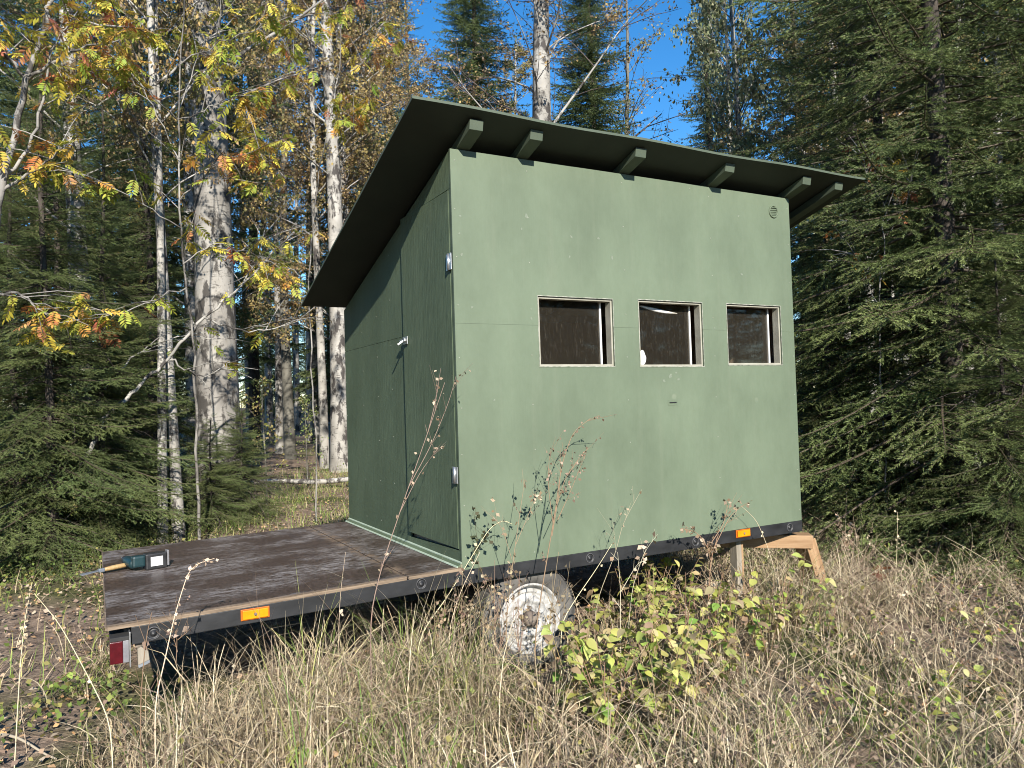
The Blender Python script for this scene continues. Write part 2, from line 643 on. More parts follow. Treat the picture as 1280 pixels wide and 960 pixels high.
# ------------------------------------------------------------------ ground sheet
def axis_steps():
    a = np.concatenate([np.arange(-8, 14, 0.16), np.geomspace(14, 420, 40), -np.geomspace(8, 420, 40)[1:]])
    return np.unique(np.round(a, 3))


gx = axis_steps()
gy = axis_steps()
X, Y = np.meshgrid(gx, gy)
Z = ground(X, Y)
nx, ny = len(gx), len(gy)
ii = (np.arange(ny - 1)[:, None] * nx + np.arange(nx - 1)[None, :]).ravel()
g = mk('ground', np.stack([X, Y, Z], -1).reshape(-1, 3), np.stack([ii, ii + 1, ii + nx + 1, ii + nx], -1), M['ground'], smooth=True)
tag(g, 'forest clearing ground of brown soil, litter and moss', 'ground', kind='structure')

# ------------------------------------------------------------------ shed
W, D, HF, HB = 2.449, 1.907, 2.105, 1.520
SL = (HF - HB) / D
z0 = DECK


def roof_z(y):
    return DECK + HF + 0.06 - SL * y


shed = empty('hunting_hut', (W / 2, D / 2, DECK), 'green plywood hut with a sloping mono-pitch roof standing on a flat trailer', 'hut')
shed_inv = Matrix.Translation((-W / 2, -D / 2, -DECK))


def adopt(o, parent=None):
    """keep world placement while parenting to the hut"""
    p = parent or shed
    o.parent = p
    if p is shed:
        o.matrix_basis = shed_inv @ o.matrix_basis
    return o


WIN = [(0.487, 0.980, 1.000 + z0, 1.378 + z0), (1.162, 1.650, 0.997 + z0, 1.384 + z0), (1.852, 2.328, 1.005 + z0, 1.386 + z0)]
TH = 0.014
SEAM = 1.220 + z0
adopt(holed('wall_panel', -0.002, W, z0 - 0.014, SEAM - 0.0004, WIN, -0.004, TH, M['paint'], None))
adopt(holed('wall_panel', -0.002, W, SEAM + 0.0004, z0 + HF, WIN, -0.004, TH, M['paint'], None))


def wall_top(y):
    return z0 + HF - SL * y


# left (door) side
DY0, DY1, DZ0, DZ1 = 0.034, 0.695, 0.082 + z0, 1.905 + z0
yb = TH - 0.003


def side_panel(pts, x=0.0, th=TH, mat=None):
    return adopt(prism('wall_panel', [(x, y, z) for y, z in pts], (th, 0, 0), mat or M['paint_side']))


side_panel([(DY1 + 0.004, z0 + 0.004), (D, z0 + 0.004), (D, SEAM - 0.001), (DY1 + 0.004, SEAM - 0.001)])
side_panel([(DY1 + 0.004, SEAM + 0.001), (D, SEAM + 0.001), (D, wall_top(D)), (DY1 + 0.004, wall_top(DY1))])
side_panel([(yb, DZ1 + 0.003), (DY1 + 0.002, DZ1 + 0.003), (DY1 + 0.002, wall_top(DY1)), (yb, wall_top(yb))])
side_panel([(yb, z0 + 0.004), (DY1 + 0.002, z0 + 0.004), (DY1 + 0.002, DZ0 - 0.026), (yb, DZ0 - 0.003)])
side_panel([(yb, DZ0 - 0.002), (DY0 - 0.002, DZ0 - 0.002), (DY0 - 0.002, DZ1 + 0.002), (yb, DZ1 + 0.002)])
# the door, hung at the near corner, standing a touch proud at the latch side
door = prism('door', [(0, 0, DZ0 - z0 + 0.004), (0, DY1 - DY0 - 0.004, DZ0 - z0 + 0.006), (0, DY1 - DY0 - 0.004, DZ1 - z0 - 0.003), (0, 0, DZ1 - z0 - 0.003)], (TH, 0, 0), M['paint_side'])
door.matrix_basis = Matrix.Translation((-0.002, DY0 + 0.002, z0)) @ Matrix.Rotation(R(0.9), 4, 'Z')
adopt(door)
for hz in (1.535, 0.456):
    h = empty('hinge')
    h.parent = door
    h.location = (-0.004, 0.004, hz)
    for s in (-1, 1):
        box('leaf', -0.004, 0.000, -0.004 + 0.017 * s - 0.013, -0.004 + 0.017 * s + 0.013, -0.042, 0.042, M['steel'], h, 0.001)
    kn = lathe('knuckle', [(0.0055, -0.042), (0.0055, 0.042)], 10, M['steel'], h)
    kn.rotation_euler = (R(90), 0, 0)
    kn.location = (-0.006, -0.004, 0)
lt = empty('latch')
lt.parent = door
lt.location = (-0.004, 0.610, 1.190)
box('plate', -0.004, 0, -0.030, 0.040, -0.022, 0.022, M['steel'], lt, 0.001)
box('bolt', -0.020, -0.006, -0.028, 0.052, -0.008, 0.008, M['steel'], lt, 0.003)
bar('handle', (-0.006, 0.0, 0.004), (-0.048, 0.008, -0.026), 0.011, 0.011, M['steel'], lt, 0.003)
# back and right walls (seen through the windows and from the side)
adopt(box('back_wall', TH, W - TH, D - TH, D - 0.001, z0, wall_top(D), M['paint_side']))
adopt(box('inner_lining', TH + 0.002, W - TH - 0.002, D - TH - 0.010, D - TH - 0.002, z0, wall_top(D) - 0.03, M['inside']))
pr = adopt(prism('wall_panel', [(W - TH, y, z) for y, z in ((yb, z0), (D, z0), (D, wall_top(D)), (yb, wall_top(yb)))], (TH - 0.001, 0, 0), M['paint_side']))
adopt(prism('inner_lining', [(W - TH - 0.010, y, z) for y, z in ((yb + 0.05, z0), (D - 0.03, z0), (D - 0.03, wall_top(D) - 0.03), (yb + 0.05, wall_top(yb) - 0.05))], (0.008, 0, 0), M['inside']))
adopt(prism('inner_lining', [(TH + 0.014, y, z) for y, z in ((yb + 0.05, z0), (D - 0.03, z0), (D - 0.03, wall_top(D) - 0.03), (yb + 0.05, wall_top(yb) - 0.05))], (0.008, 0, 0), M['inside']))
for x in (0.64, 1.30, 1.96):
    adopt(box('stud', x, x + 0.045, D - TH - 0.057, D - TH - 0.012, z0, wall_top(D) - 0.02, M['inside']))
adopt(box('floor_panel', 0.0, W - 0.002, 0.013, D, z0 - 0.014, z0 - 0.002, M['inside']))
# sill bead along the foot of the door wall
adopt(prism('plinth_strip', [(-0.0005, 0.0, z0 + 0.0025), (-0.022, 0.0, z0 + 0.0025), (-0.022, 0, z0 + 0.008), (-0.0005, 0, z0 + 0.020)], (0, D, 0), M['paint_side']))
adopt(prism('sealant_bead', [(-0.0225, 0.0, z0 + 0.0015), (-0.031, 0.0, z0 + 0.0015), (-0.028, 0, z0 + 0.006), (-0.0225, 0, z0 + 0.008)], (0, D, 0), M['bead'], None, 0))
adopt(prism('sealant_bead', [(-0.0005, 0.0, z0 + 0.0205), (-0.007, 0.0, z0 + 0.0175), (-0.006, 0, z0 + 0.022), (-0.0005, 0, z0 + 0.026)], (0, D, 0), M['bead'], None, 0))
# roof: two plywood sheets on six rafters
OL, OR_, OF, OB = 0.2845, 0.4986, 0.220, 0.090
YJ = 0.906


def roof_sheet(y0, y1, dz=0.0, sag=0.0):
    bm = bmesh.new()
    nX, nY = 24, 8
    gv = []
    for j in range(nY + 1):
        y = y0 + (y1 - y0) * j / nY
        row = []
        for i in range(nX + 1):
            x = -OL + (W + OL + OR_) * i / nX
            u = i / nX
            z = roof_z(y) + dz - sag * math.sin(math.pi * u) + 0.004 * math.sin(u * 18.0) * max(0, 1 - (y - y0) / 0.4) * (1 if sag else 0)
            row.append(bm.verts.new((x, y, z)))
        gv.append(row)
    for j in range(nY):
        for i in range(nX):
            bm.faces.new((gv[j][i], gv[j][i + 1], gv[j + 1][i + 1], gv[j + 1][i]))
    r = bmesh.ops.extrude_face_region(bm, geom=list(bm.faces))
    for q in r['geom']:
        if isinstance(q, bmesh.types.BMVert):
            q.co.z += 0.013
    o = adopt(bobj('roof_sheet', bm, M['roof']))
    o.data.materials.append(M['roof_shaded'])
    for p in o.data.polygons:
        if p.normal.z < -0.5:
            p.material_index = 1  # downward faces get the colour with shade painted in
    return o


roof_sheet(-OF, YJ, 0, 0.006)
roof_sheet(YJ + 0.002, D + OB, 0.001)
for x in (0.074, 0.419, 1.096, 1.772, 2.446, 2.756):
    pts = []
    for y, dz in ((-0.165, -0.003), (D + 0.06, -0.003), (D + 0.06, -0.050), (-0.155, -0.050)):
        pts.append((x - 0.037, y, roof_z(y) + dz - (0.006 if dz == -0.003 else 0.004)))
    adopt(prism('rafter', pts, (0.074, 0, 0), M['roof'], None, 0.002))
adopt(box('wall_plate', 0.02, W - 0.02, 0.03, 0.075, z0 + HF - 0.05, z0 + HF + 0.004, M['roof']))
adopt(box('wall_plate', 0.02, W + 0.30, D - 0.075, D - 0.03, wall_top(D) - 0.05, wall_top(D) + 0.012, M['roof']))

# windows
for i, (x0, x1, a, b) in enumerate(WIN):
    wn = empty('window', ((x0 + x1) / 2, 0, (a + b) / 2))
    ox, oz = (x0 + x1) / 2, (a + b) / 2
    adopt(wn)
    hw, hh = (x1 - x0) / 2, (b - a) / 2
    e = 0.0015
    # raw reveal boards
    t, d0, d1 = 0.012, 0.004, 0.052
    box('reveal', hw - t, hw - e, d0, d1, -hh + e, hh - e, M['reveal'], wn)
    box('reveal', -hw + e, -hw + t, d0, d1, -hh + e, hh - e, M['reveal'], wn)
    box('reveal', -hw + t, hw - t, d0, d1, hh - t, hh - e, M['reveal'], wn)
    box('reveal', -hw + t, hw - t, d0, d1, -hh + e, -hh + t, M['reveal'], wn)
    # thin cut-out edge left bare on the outside
    for q in ((-hw - 0.003, -hw + 0.0005, -hh - 0.003, hh + 0.004), (hw - 0.0005, hw + 0.003, -hh - 0.003, hh + 0.004), (-hw + 0.001, hw - 0.001, hh - 0.0005, hh + 0.004), (-hw + 0.001, hw - 0.001, -hh - 0.004, -hh + 0.0005)):
        box('edge_trim', q[0], q[1], -0.0062, -0.0042, q[2], q[3], M['chipped'], wn)
    # sliding acrylic pane behind the wall, glow of its cut edge painted white
    pr_ = hw - 0.045
    box('pane', -hw - 0.03, pr_, 0.070, 0.074, -hh - 0.02, hh + 0.02, M['glass'], wn)
    box('pane_edge', pr_ + 0.0005, pr_ + 0.012, 0.064, 0.080, -hh - 0.02, hh + 0.02, M['plastic_and_glints'], wn, 0.001)
    if i == 1:
        bm = bmesh.new()
        pts = [(-0.03 + 0.026 * math.sin(k / 11 * math.pi) * (0.6 if k < 6 else 1), k) for k in range(12)]
        ring = [bm.verts.new((-hw + 0.075 + 0.027 * math.cos(2 * math.pi * k / 14) * (0.75 if math.sin(2 * math.pi * k / 14) > 0 else 1), 0.0, -hh + 0.058 + 0.045 * math.sin(2 * math.pi * k / 14))) for k in range(14)]
        bm.faces.new(ring)
        r = bmesh.ops.extrude_face_region(bm, geom=list(bm.faces))
        for q in r['geom']:
            if isinstance(q, bmesh.types.BMVert):
                q.co.y += 0.002
        bobj('sticker', bm, M['plastic_and_glints'], wn, loc=(0, 0.0665, 0))
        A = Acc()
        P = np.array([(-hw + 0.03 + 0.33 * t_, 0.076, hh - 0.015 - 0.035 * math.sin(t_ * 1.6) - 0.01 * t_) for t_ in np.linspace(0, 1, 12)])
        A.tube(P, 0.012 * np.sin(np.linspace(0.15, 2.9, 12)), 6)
        A.obj('reflection_streak', M['plastic_and_glints'], wn, True)  # pale reflection on the pane, modelled as a white strip

# round vent cap near the top right corner, painted over
vc = empty('vent_cap', (2.300, 0, 2.004 + z0))
adopt(vc)
lathe('rim', [(0.041, 0.0), (0.041, -0.006), (0.036, -0.009), (0.033, -0.006), (0.033, 0.0)], 28, M['paint'], vc, False).location.y = -0.0042
for k in range(4):
    zz = -0.021 + 0.014 * k
    hw = math.sqrt(0.033 ** 2 - zz ** 2) * 0.93
    bar('slat', (-hw, -0.008, zz), (hw * (0.85 if k % 2 else 1), -0.010, zz + 0.006), 0.005, 0.005, M['paint'], vc, 0.001)
# small pull handle mark below the middle window
hd = empty('pull_handle', (1.392, 0, 0.785 + z0))
adopt(hd)
box('plate', -0.036, 0.036, -0.0062, -0.0042, -0.016, 0.016, M['paint'], hd, 0.0008)
bar('rod', (-0.026, -0.010, 0.0), (0.026, -0.010, 0.0), 0.005, 0.005, M['rail'], hd, 0.001)

# screw heads along the sheet edges and studs
sm = bmesh.new()
bmesh.ops.create_cone(sm, cap_ends=True, segments=8, radius1=0.0032, radius2=0.0026, depth=0.0016, matrix=Matrix.Rotation(R(90), 4, 'X'))
sme = bpy.data.meshes.new('screw')
sm.to_mesh(sme)
sm.free()
sme.materials.append(M['chipped'])
sr = random.Random(3)
for x in (0.018, 0.66 - 0.22, 1.07, 1.74, W - 0.018):
    for k in range(9):
        zz = 0.06 + k * (HF - 0.12) / 8 + sr.uniform(-0.012, 0.012)
        if any(h[0] - 0.01 < x < h[1] + 0.01 and h[2] - 0.01 < zz + z0 < h[3] + 0.01 for h in WIN):
            continue
        adopt(link('screw', sme, None, Matrix.Translation((x + sr.uniform(-0.004, 0.004), -0.0049, z0 + zz))))
for y in (0.94, 1.20, 1.50, D - 0.02):
    for k in range(7):
        zz = 0.08 + k * (wall_top(y) - z0 - 0.16) / 6 + sr.uniform(-0.012, 0.012)
        adopt(link('screw', sme, None, Matrix.Translation((-0.0009, y + sr.uniform(-0.004, 0.004), z0 + zz)) @ Matrix.Rotation(R(-90), 4, 'Z')))

# dabs of paler filler over knots and old holes
fm = bmesh.new()
ring = [fm.verts.new((0.011 * math.cos(a * 0.5236) * (1 + 0.18 * math.sin(a * 2.3)), 0, 0.009 * math.sin(a * 0.5236) * (1 + 0.2 * math.cos(a * 1.7)))) for a in range(12)]
fm.faces.new(ring)
r = bmesh.ops.extrude_face_region(fm, geom=list(fm.faces))
for q in r['geom']:
    if isinstance(q, bmesh.types.BMVert):
        q.co.y += 0.0008
bmesh.ops.recalc_face_normals(fm, faces=fm.faces)
fme = bpy.data.meshes.new('filler_dab')
fm.to_mesh(fme)
fm.free()
fme.materials.append(M['filler'])
for px, py, k in ((658, 270, 1.2), (765, 322, 1.0), (714, 296, 0.8), (712, 321, 0.7), (652, 286, 0.6), (748, 298, 0.8), (923, 270, 0.8), (927, 343, 0.9), (862, 236, 0.6), (575, 270, 0.7), (574, 292, 0.6), (577, 318, 0.8), (590, 384, 0.7), (664, 398, 0.8), (838, 470, 1.4), (830, 476, 1.0), (848, 474, 0.9), (845, 466, 0.7), (893, 410, 0.6), (700, 575, 0.6), (760, 600, 0.5), (668, 690, 0.6), (618, 500, 0.6)):
    p = on_y(px, py, -0.004)
    adopt(link('filler_dab', fme, None, Matrix.Translation((p.x, -0.0049, p.z)) @ Matrix.Rotation(px, 4, 'Y') @ Matrix.Diagonal((k, 1, k * 0.8, 1))))

# ------------------------------------------------------------------ trailer
TL = 1.561


def tail(x, y):
    return -0.030 * max(0.0, -x / TL)


tr = empty('flatbed_trailer', (0.41, D / 2, 0), 'low flatbed trailer with a scuffed brown plywood deck and black side rails', 'trailer')
TINV = Matrix.Translation((-0.41, -D / 2, 0))


def tadopt(o):
    o.parent = tr
    o.matrix_basis = TINV @ o.matrix_basis
    return o


zt = DECK


def long_rail(y0, y1):
    bm = bmesh.new()
    secs = [(-1.475, 0), (0.0, 0), (2.452, 0)]
    rings = []
    for x, _ in secs:
        dz = tail(x, 0)
        top = -0.0165 if x < 0 else -0.0155
        rings.append([bm.verts.new((x, y, zt + z + dz)) for y, z in ((y0, top), (y1, top), (y1, -0.088), (y0, -0.088))])
    for a, b in zip(rings, rings[1:]):
        for k in range(4):
            bm.faces.new((a[k], a[(k + 1) % 4], b[(k + 1) % 4], b[k]))
    bm.faces.new(rings[0])
    bm.faces.new(rings[-1][::-1])
    return tadopt(bobj('side_rail', bm, M['rail'], None, 0.003))


long_rail(-0.004, 0.040)
long_rail(D - 0.040, D + 0.004)
tadopt(box('end_rail', -1.500, -1.460, 0.045, D - 0.045, zt - 0.120, zt - 0.048, M['rail'], None, 0.003))
tadopt(box('end_rail', 2.41, 2.45, 0.045, D - 0.045, zt - 0.088, zt - 0.018, M['rail'], None, 0.003))
for x in (-1.0, -0.4, 0.25, 0.9, 1.5, 2.0):
    tadopt(box('cross_member', x, x + 0.045, 0.042, D - 0.042, zt - 0.085 + tail(x, 0), zt - 0.032 + tail(x, 0), M['dark']))
# deck sheets with worn edges
JX = -0.29
for a, b in ((-TL, JX - 0.004), (JX + 0.004, -0.003)):
    bm = bmesh.new()
    bm_box(bm, a, b, -0.002, D, zt - 0.0145, zt, tail)
    dk = tadopt(bobj('deck_sheet', bm, M['deck'], None, 0.002))
    for y0, y1 in ((-0.007, -0.0025), (D + 0.0005, D + 0.005)):
        bm = bmesh.new()
        bm_box(bm, a + 0.002, b - 0.002, y0, y1, zt - 0.0155, zt - 0.0005, tail)
        o = bobj('worn_edge', bm, M['plyedge'], None)
        o.parent = dk
    bm = bmesh.new()
    bm_box(bm, a, b, -0.0065, 0.016, zt + 0.0008, zt + 0.0018, tail)
    o = bobj('scuffed_strip', bm, M['plyedge'], None)
    o.parent = dk
bm = bmesh.new()
bm_box(bm, -TL - 0.005, -TL - 0.0005, 0.0, D, zt - 0.0150, zt - 0.0002, tail)
tadopt(bobj('worn_edge', bm, M['plyedge']))
# ring marks pressed into the rail
for x, z in ((-0.222, -0.049), (0.766, -0.049), (1.528, -0.049), (2.334, -0.049), (-1.394, -0.082)):
    rg = lathe('tie_ring', [(0.026, 0.0), (0.026, -0.003), (0.0225, -0.0035), (0.0225, -0.0005), (0.011, -0.0005), (0.011, -0.004), (0.0, -0.004)], 24, M['rail'], None)
    rg.location = (x, -0.0042, zt + z)
    tadopt(rg)
    lathe('rim', [(0.0262, 0.0), (0.0262, -0.0025), (0.0250, -0.0044), (0.0232, -0.0044), (0.0230, -0.003)], 24, M['ring'], rg, False)
# amber side reflectors
for x, z in ((-0.995, -0.066), (1.915, -0.040)):
    rf = empty('side_reflector', (x, -0.004, zt + z))
    tadopt(rf)
    box('housing', -0.060, 0.060, -0.007, -0.0005, -0.024, 0.024, M['amber_frame'], rf, 0.002)
    box('lens', -0.053, 0.053, -0.014, -0.0075, -0.019, 0.019, M['amber'], rf, 0.003)
    lathe('screw', [(0.007, 0.0), (0.007, -0.003), (0.0, -0.004)], 10, M['rust'], rf, loc=(0, -0.0145, 0))
# tail lamp on the rear corner with its bracket
for yy, sgn in ((0.03, 1), (D - 0.10, -1)):
    tlm = empty('tail_light', (-1.52, yy, zt - 0.125))
    tadopt(tlm)
    box('red_lens', -0.032, 0.014, -0.055, 0.13, -0.052, 0.036, M['red'], tlm, 0.004)
    box('top_cover', -0.032, 0.037, -0.055, 0.13, 0.0365, 0.052, M['dark'], tlm, 0.002)
    box('clear_lens', 0.0145, 0.036, -0.054, 0.13, -0.052, 0.036, M['clearlens'], tlm, 0.003)
    box('back_plate', 0.037, 0.042, -0.060, 0.14, -0.072, 0.066, M['steel'], tlm, 0.001)
    box('bracket', 0.060, 0.092, -0.010, 0.022, -0.012, 0.030, M['rust'], tlm, 0.004)
# wheels and axle
tadopt(lathe('axle', [(0.03, 0.12), (0.03, D - 0.12)], 14, M['dark'], None, loc=(0.415, 0, zt - 0.335)))


def wheel(y, flip):
    wh = empty('wheel', (0.415, y, zt - 0.335))
    tadopt(wh)
    if flip:
        wh.rotation_euler = (0, 0, math.pi)
    ty = lathe('tyre', [(0.185, 0.0), (0.195, -0.012), (0.225, -0.022), (0.250, -0.020), (0.262, -0.012), (0.275, -0.004), (0.284, 0.012), (0.286, 0.045), (0.286, 0.085), (0.284, 0.125), (0.270, 0.145), (0.235, 0.155), (0.195, 0.148), (0.185, 0.135)], 56, M['tyre'], wh, False)
    for k in range(36):
        a = 2 * math.pi * k / 36
        tb = box('tread_block', -0.019, 0.019, 0.006, 0.128, 0.2845, 0.2885, M['tyre'], ty)
        tb.rotation_euler = (0, a, 0)
    rim = lathe('rim', [(0.187, 0.004), (0.183, -0.008), (0.174, -0.006), (0.170, 0.020), (0.160, 0.034), (0.150, 0.040), (0.146, 0.026), (0.136, 0.022), (0.130, 0.036), (0.122, 0.034), (0.112, 0.014), (0.098, 0.004), (0.084, 0.010), (0.070, 0.024), (0.060, 0.020), (0.045, 0.012), (0.001, 0.014)], 48, M['rim'], wh, False)
    lathe('hub_cap', [(0.042, 0.012), (0.040, -0.016), (0.034, -0.024), (0.016, -0.028), (0.0, -0.028)], 24, M['rust'], wh)
    for k in range(5):
        a = 2 * math.pi * k / 5 + 0.3
        lathe('wheel_nut', [(0.010, 0.010), (0.010, -0.004), (0.006, -0.008), (0, -0.008)], 6, M['rust'], wh, smooth=False, loc=(0.056 * math.cos(a), 0, 0.056 * math.sin(a)))


wheel(0.060, False)
wheel(D - 0.060, True)
# coupling arm at the far end, low under the hut
tadopt(bar('draw_bar', (2.43, 0.45, zt - 0.07), (3.5, D / 2, zt - 0.16), 0.06, 0.06, M['dark']))
tadopt(bar('draw_bar', (2.43, D - 0.45, zt - 0.07), (3.5, D / 2, zt - 0.16), 0.06, 0.06, M['dark']))

# timber prop under the hut end of the trailer
tp = empty('timber_prop', (2.3, 0.15, 0.0), 'raw sawn timber prop with a slanting leg under the far end of the trailer rail', 'timber prop')
TPI = Vector((2.3, 0.15, 0.0))


def tpl(*a):
    return Vector(a) - TPI


bar('beam', tpl(2.02, 0.42, zt - 0.150), tpl(2.545, 0.010, zt - 0.160), 0.085, 0.125, M['timber'], tp, 0.004, R(90))
bar('leg', tpl(2.520, 0.045, zt - 0.155), tpl(2.68, 0.035, -0.03), 0.115, 0.090, M['timber'], tp, 0.004)
pp = empty('timber_post', (1.955, 0.10, 0.0), 'short upright weathered timber post below the amber reflector', 'timber post')
bar('upright', (0, 0, -0.05), (0, 0, zt - 0.088), 0.042, 0.060, M['timber_grey'], pp, 0.003)
bar('batten', (0.040, -0.004, -0.05), (0.044, 0.0, zt - 0.090), 0.030, 0.055, M['timber'], pp, 0.003)
bk = empty('wood_block', (-1.43, 0.02, 0.0), 'small split wood block hung under the rear corner behind the tail lamp', 'wood block')
prism('offcut', [(-0.022, -0.03, zt - 0.200), (0.02, -0.03, zt - 0.186), (0.016, -0.03, zt - 0.150), (-0.010, -0.03, zt - 0.128), (-0.024, -0.03, zt - 0.135)], (0, 0.07, 0), M['timber_grey'], bk, 0.003)
prism('painted_end', [(-0.020, -0.028, zt - 0.212), (0.02, -0.028, zt - 0.198), (0.02, -0.028, zt - 0.1865), (-0.022, -0.028, zt - 0.2005)], (0, 0.066, 0), M['blade'], bk)
bar('hanger', (0.0, 0.02, zt - 0.13), (0.0, 0.02, zt - 0.085), 0.02, 0.02, M['dark'], bk)

# ------------------------------------------------------------------ tools on the deck
dz = zt + tail(-1.3, 0)
dr = empty('cordless_drill', (-1.318, 1.12, dz), 'dark teal cordless drill with black battery pack lying on the deck', 'drill')
dr.rotation_euler = (0, 0, R(12))
dr.scale = (0.88, 0.88, 0.88)
bt = box('battery', -0.060, 0.062, -0.045, 0.030, 0.002, 0.098, M['blackplastic'], dr, 0.008)
box('battery_label', -0.034, 0.036, -0.0475, -0.0455, 0.022, 0.078, M['label'], bt, 0.0)
bmd = bmesh.new()
bm_box(bmd, -0.130, -0.058, -0.028, 0.032, 0.024, 0.092)
bobj('grip', bmd, M['teal'], dr, 0.012)
mo = lathe('motor_housing', [(0.0, -0.10), (0.026, -0.098), (0.032, -0.08), (0.032, 0.05), (0.027, 0.075), (0.022, 0.08)], 20, M['teal'], dr, loc=(-0.112, 0.10, 0.042))
lathe('chuck', [(0.024, 0.082), (0.026, 0.095), (0.024, 0.120), (0.012, 0.140), (0.0, 0.141)], 16, M['blackplastic'], dr, loc=(-0.112, 0.10, 0.042))
lathe('drill_bit', [(0.004, 0.14), (0.004, 0.205), (0.0, 0.215)], 8, M['steel'], dr, loc=(-0.112, 0.10, 0.042))
box('belt_clip', 0.066, 0.078, -0.030, 0.010, 0.012, 0.105, M['clearlens'], dr, 0.003)
sc = empty('scraper', (-1.565, 1.16, dz), 'wooden handled scraper with a grey blade sticking out past the deck end', 'scraper')
sc.rotation_euler = (0, R(3), R(198))
lathe_o = lathe('handle', [(0.0, 0.0), (0.009, 0.002), (0.012, 0.03), (0.013, 0.08), (0.011, 0.115), (0.008, 0.130), (0.0, 0.131)], 14, M['handle'], sc, loc=(-0.135, 0, 0.017))
lathe_o.rotation_euler = (0, 0, R(-90))
box('ferrule', -0.008, 0.022, -0.011, 0.011, 0.008, 0.026, M['blade'], sc, 0.003)
prism('blade', [(0.020, -0.012, 0.015), (0.105, -0.022, 0.013), (0.108, 0.022, 0.013), (0.020, 0.012, 0.015)], (0, 0, 0.004), M['blade'], sc)


# ------------------------------------------------------------------ conifers
def spruce_branch(Lb, r, dens, nl, nw, step, sub=True, wood=True, shade=(0.072, 0.108, 0.043), tip=(0.215, 0.268, 0.096)):
    """a drooping fan of needle-bearing twigs along +x, real length Lb"""
    A = Acc()
    segs = []          # p0, p1, outer fraction

    def axis(s):
        u = s / Lb
        return np.array([s * (1 - 0.04 * u), 0.02 * Lb * math.sin(u * 4 + ph), -0.10 * s - 0.16 * Lb * u * u + 0.19 * Lb * u ** 3.5])
    ph = r.uniform(0, 6)
    N = 12
    ax = np.array([axis(Lb * k / N) for k in range(N + 1)])
    if wood:
        A.tube(ax, np.linspace(0.011, 0.002, N + 1) * Lb / 1.8 + 0.001, 4, (0.10, 0.08, 0.06))
    for k in range(int(N * 0.12), N):
        segs.append((ax[k], ax[k + 1], 0.5 + 0.5 * k / N))
    s = 0.07 * Lb
    side = 1
    while s < Lb * 0.985:
        p = axis(s)
        l = (0.44 * (Lb - s) + 0.06) * r.uniform(0.6, 1.15)
        l = min(l, 0.34 * Lb) * min(1.0, 0.45 + s / Lb * 1.3)
        ang = R(r.uniform(38, 58)) * side
        d = np.array([math.cos(ang), math.sin(ang), r.uniform(-0.45, 0.12)])
        d /= np.linalg.norm(d)
        n = max(2, int(l / 0.09))
        pts = [p]
        for k in range(n):
            d = d + np.array([0.06, 0, -0.09 + 0.16 * k / n])
            d /= np.linalg.norm(d)
            pts.append(pts[-1] + d * l / n)
        for k in range(n):
            segs.append((pts[k], pts[k + 1], (s / Lb + (k + 1) / n) / 2))
        if wood:
            A.tube(np.array(pts), np.linspace(0.0035, 0.001, n + 1), 3, (0.11, 0.085, 0.06))
        if sub and l > 0.13:
            t = 0.05
            sd = 1
            while t < l - 0.02:
                q = pts[0] + (pts[-1] - pts[0]) * (t / l)
                l2 = (0.42 * (l - t) + 0.03) * r.uniform(0.7, 1.1)
                dd = (pts[-1] - pts[0]) / l
                a2 = R(r.uniform(30, 50)) * sd
                e = np.array([dd[0] * math.cos(a2) - dd[1] * math.sin(a2), dd[0] * math.sin(a2) + dd[1] * math.cos(a2), dd[2] + r.uniform(-0.35, 0.1)])
                e /= np.linalg.norm(e)
                segs.append((q, q + e * l2, (s / Lb + 1) / 2))
                sd = -sd
                t += step * 0.85
        side = -side
        s += step * r.uniform(0.7, 1.2) * 0.62
    P0 = np.array([a for a, b, c in segs])
    P1 = np.array([b for a, b, c in segs])
    ln = np.linalg.norm(P1 - P0, axis=1)
    cnt = np.maximum(1, (ln * dens).astype(int))
    g_ = np.random.default_rng(r.randrange(10 ** 6))
    ix = np.repeat(np.arange(len(segs)), cnt)
    t = g_.random(len(ix))[:, None]
    P = P0[ix] * (1 - t) + P1[ix] * t
    Dr = (P1 - P0)[ix] / ln[ix][:, None]
    rv = g_.normal(size=(len(ix), 3))
    rv[:, 2] = rv[:, 2] * 0.65 + 0.25
    S = rv - (rv * Dr).sum(1)[:, None] * Dr
    S /= np.linalg.norm(S, axis=1)[:, None] + 1e-9
    ND = Dr * 0.8 + S * 0.65
    B = np.cross(ND, g_.normal(size=(len(ix), 3)))
    B /= np.linalg.norm(B, axis=1)[:, None] + 1e-9
    nlv = nl * g_.uniform(0.7, 1.2, len(ix))[:, None]
    V = np.stack([P - B * nw / 2, P + B * nw / 2, P + ND * nlv], 1).reshape(-1, 3)
    fr = np.array([c for a, b, c in segs])[ix]
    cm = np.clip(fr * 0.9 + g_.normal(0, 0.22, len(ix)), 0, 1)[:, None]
    K = np.array(shade) * (1 - cm) + np.array(tip) * cm  # shaded inner needles and sunlit tips put into the colour
    F = np.arange(len(V)).reshape(-1, 3)
    A.add(V, F, np.repeat(K, 3, axis=0))
    return A


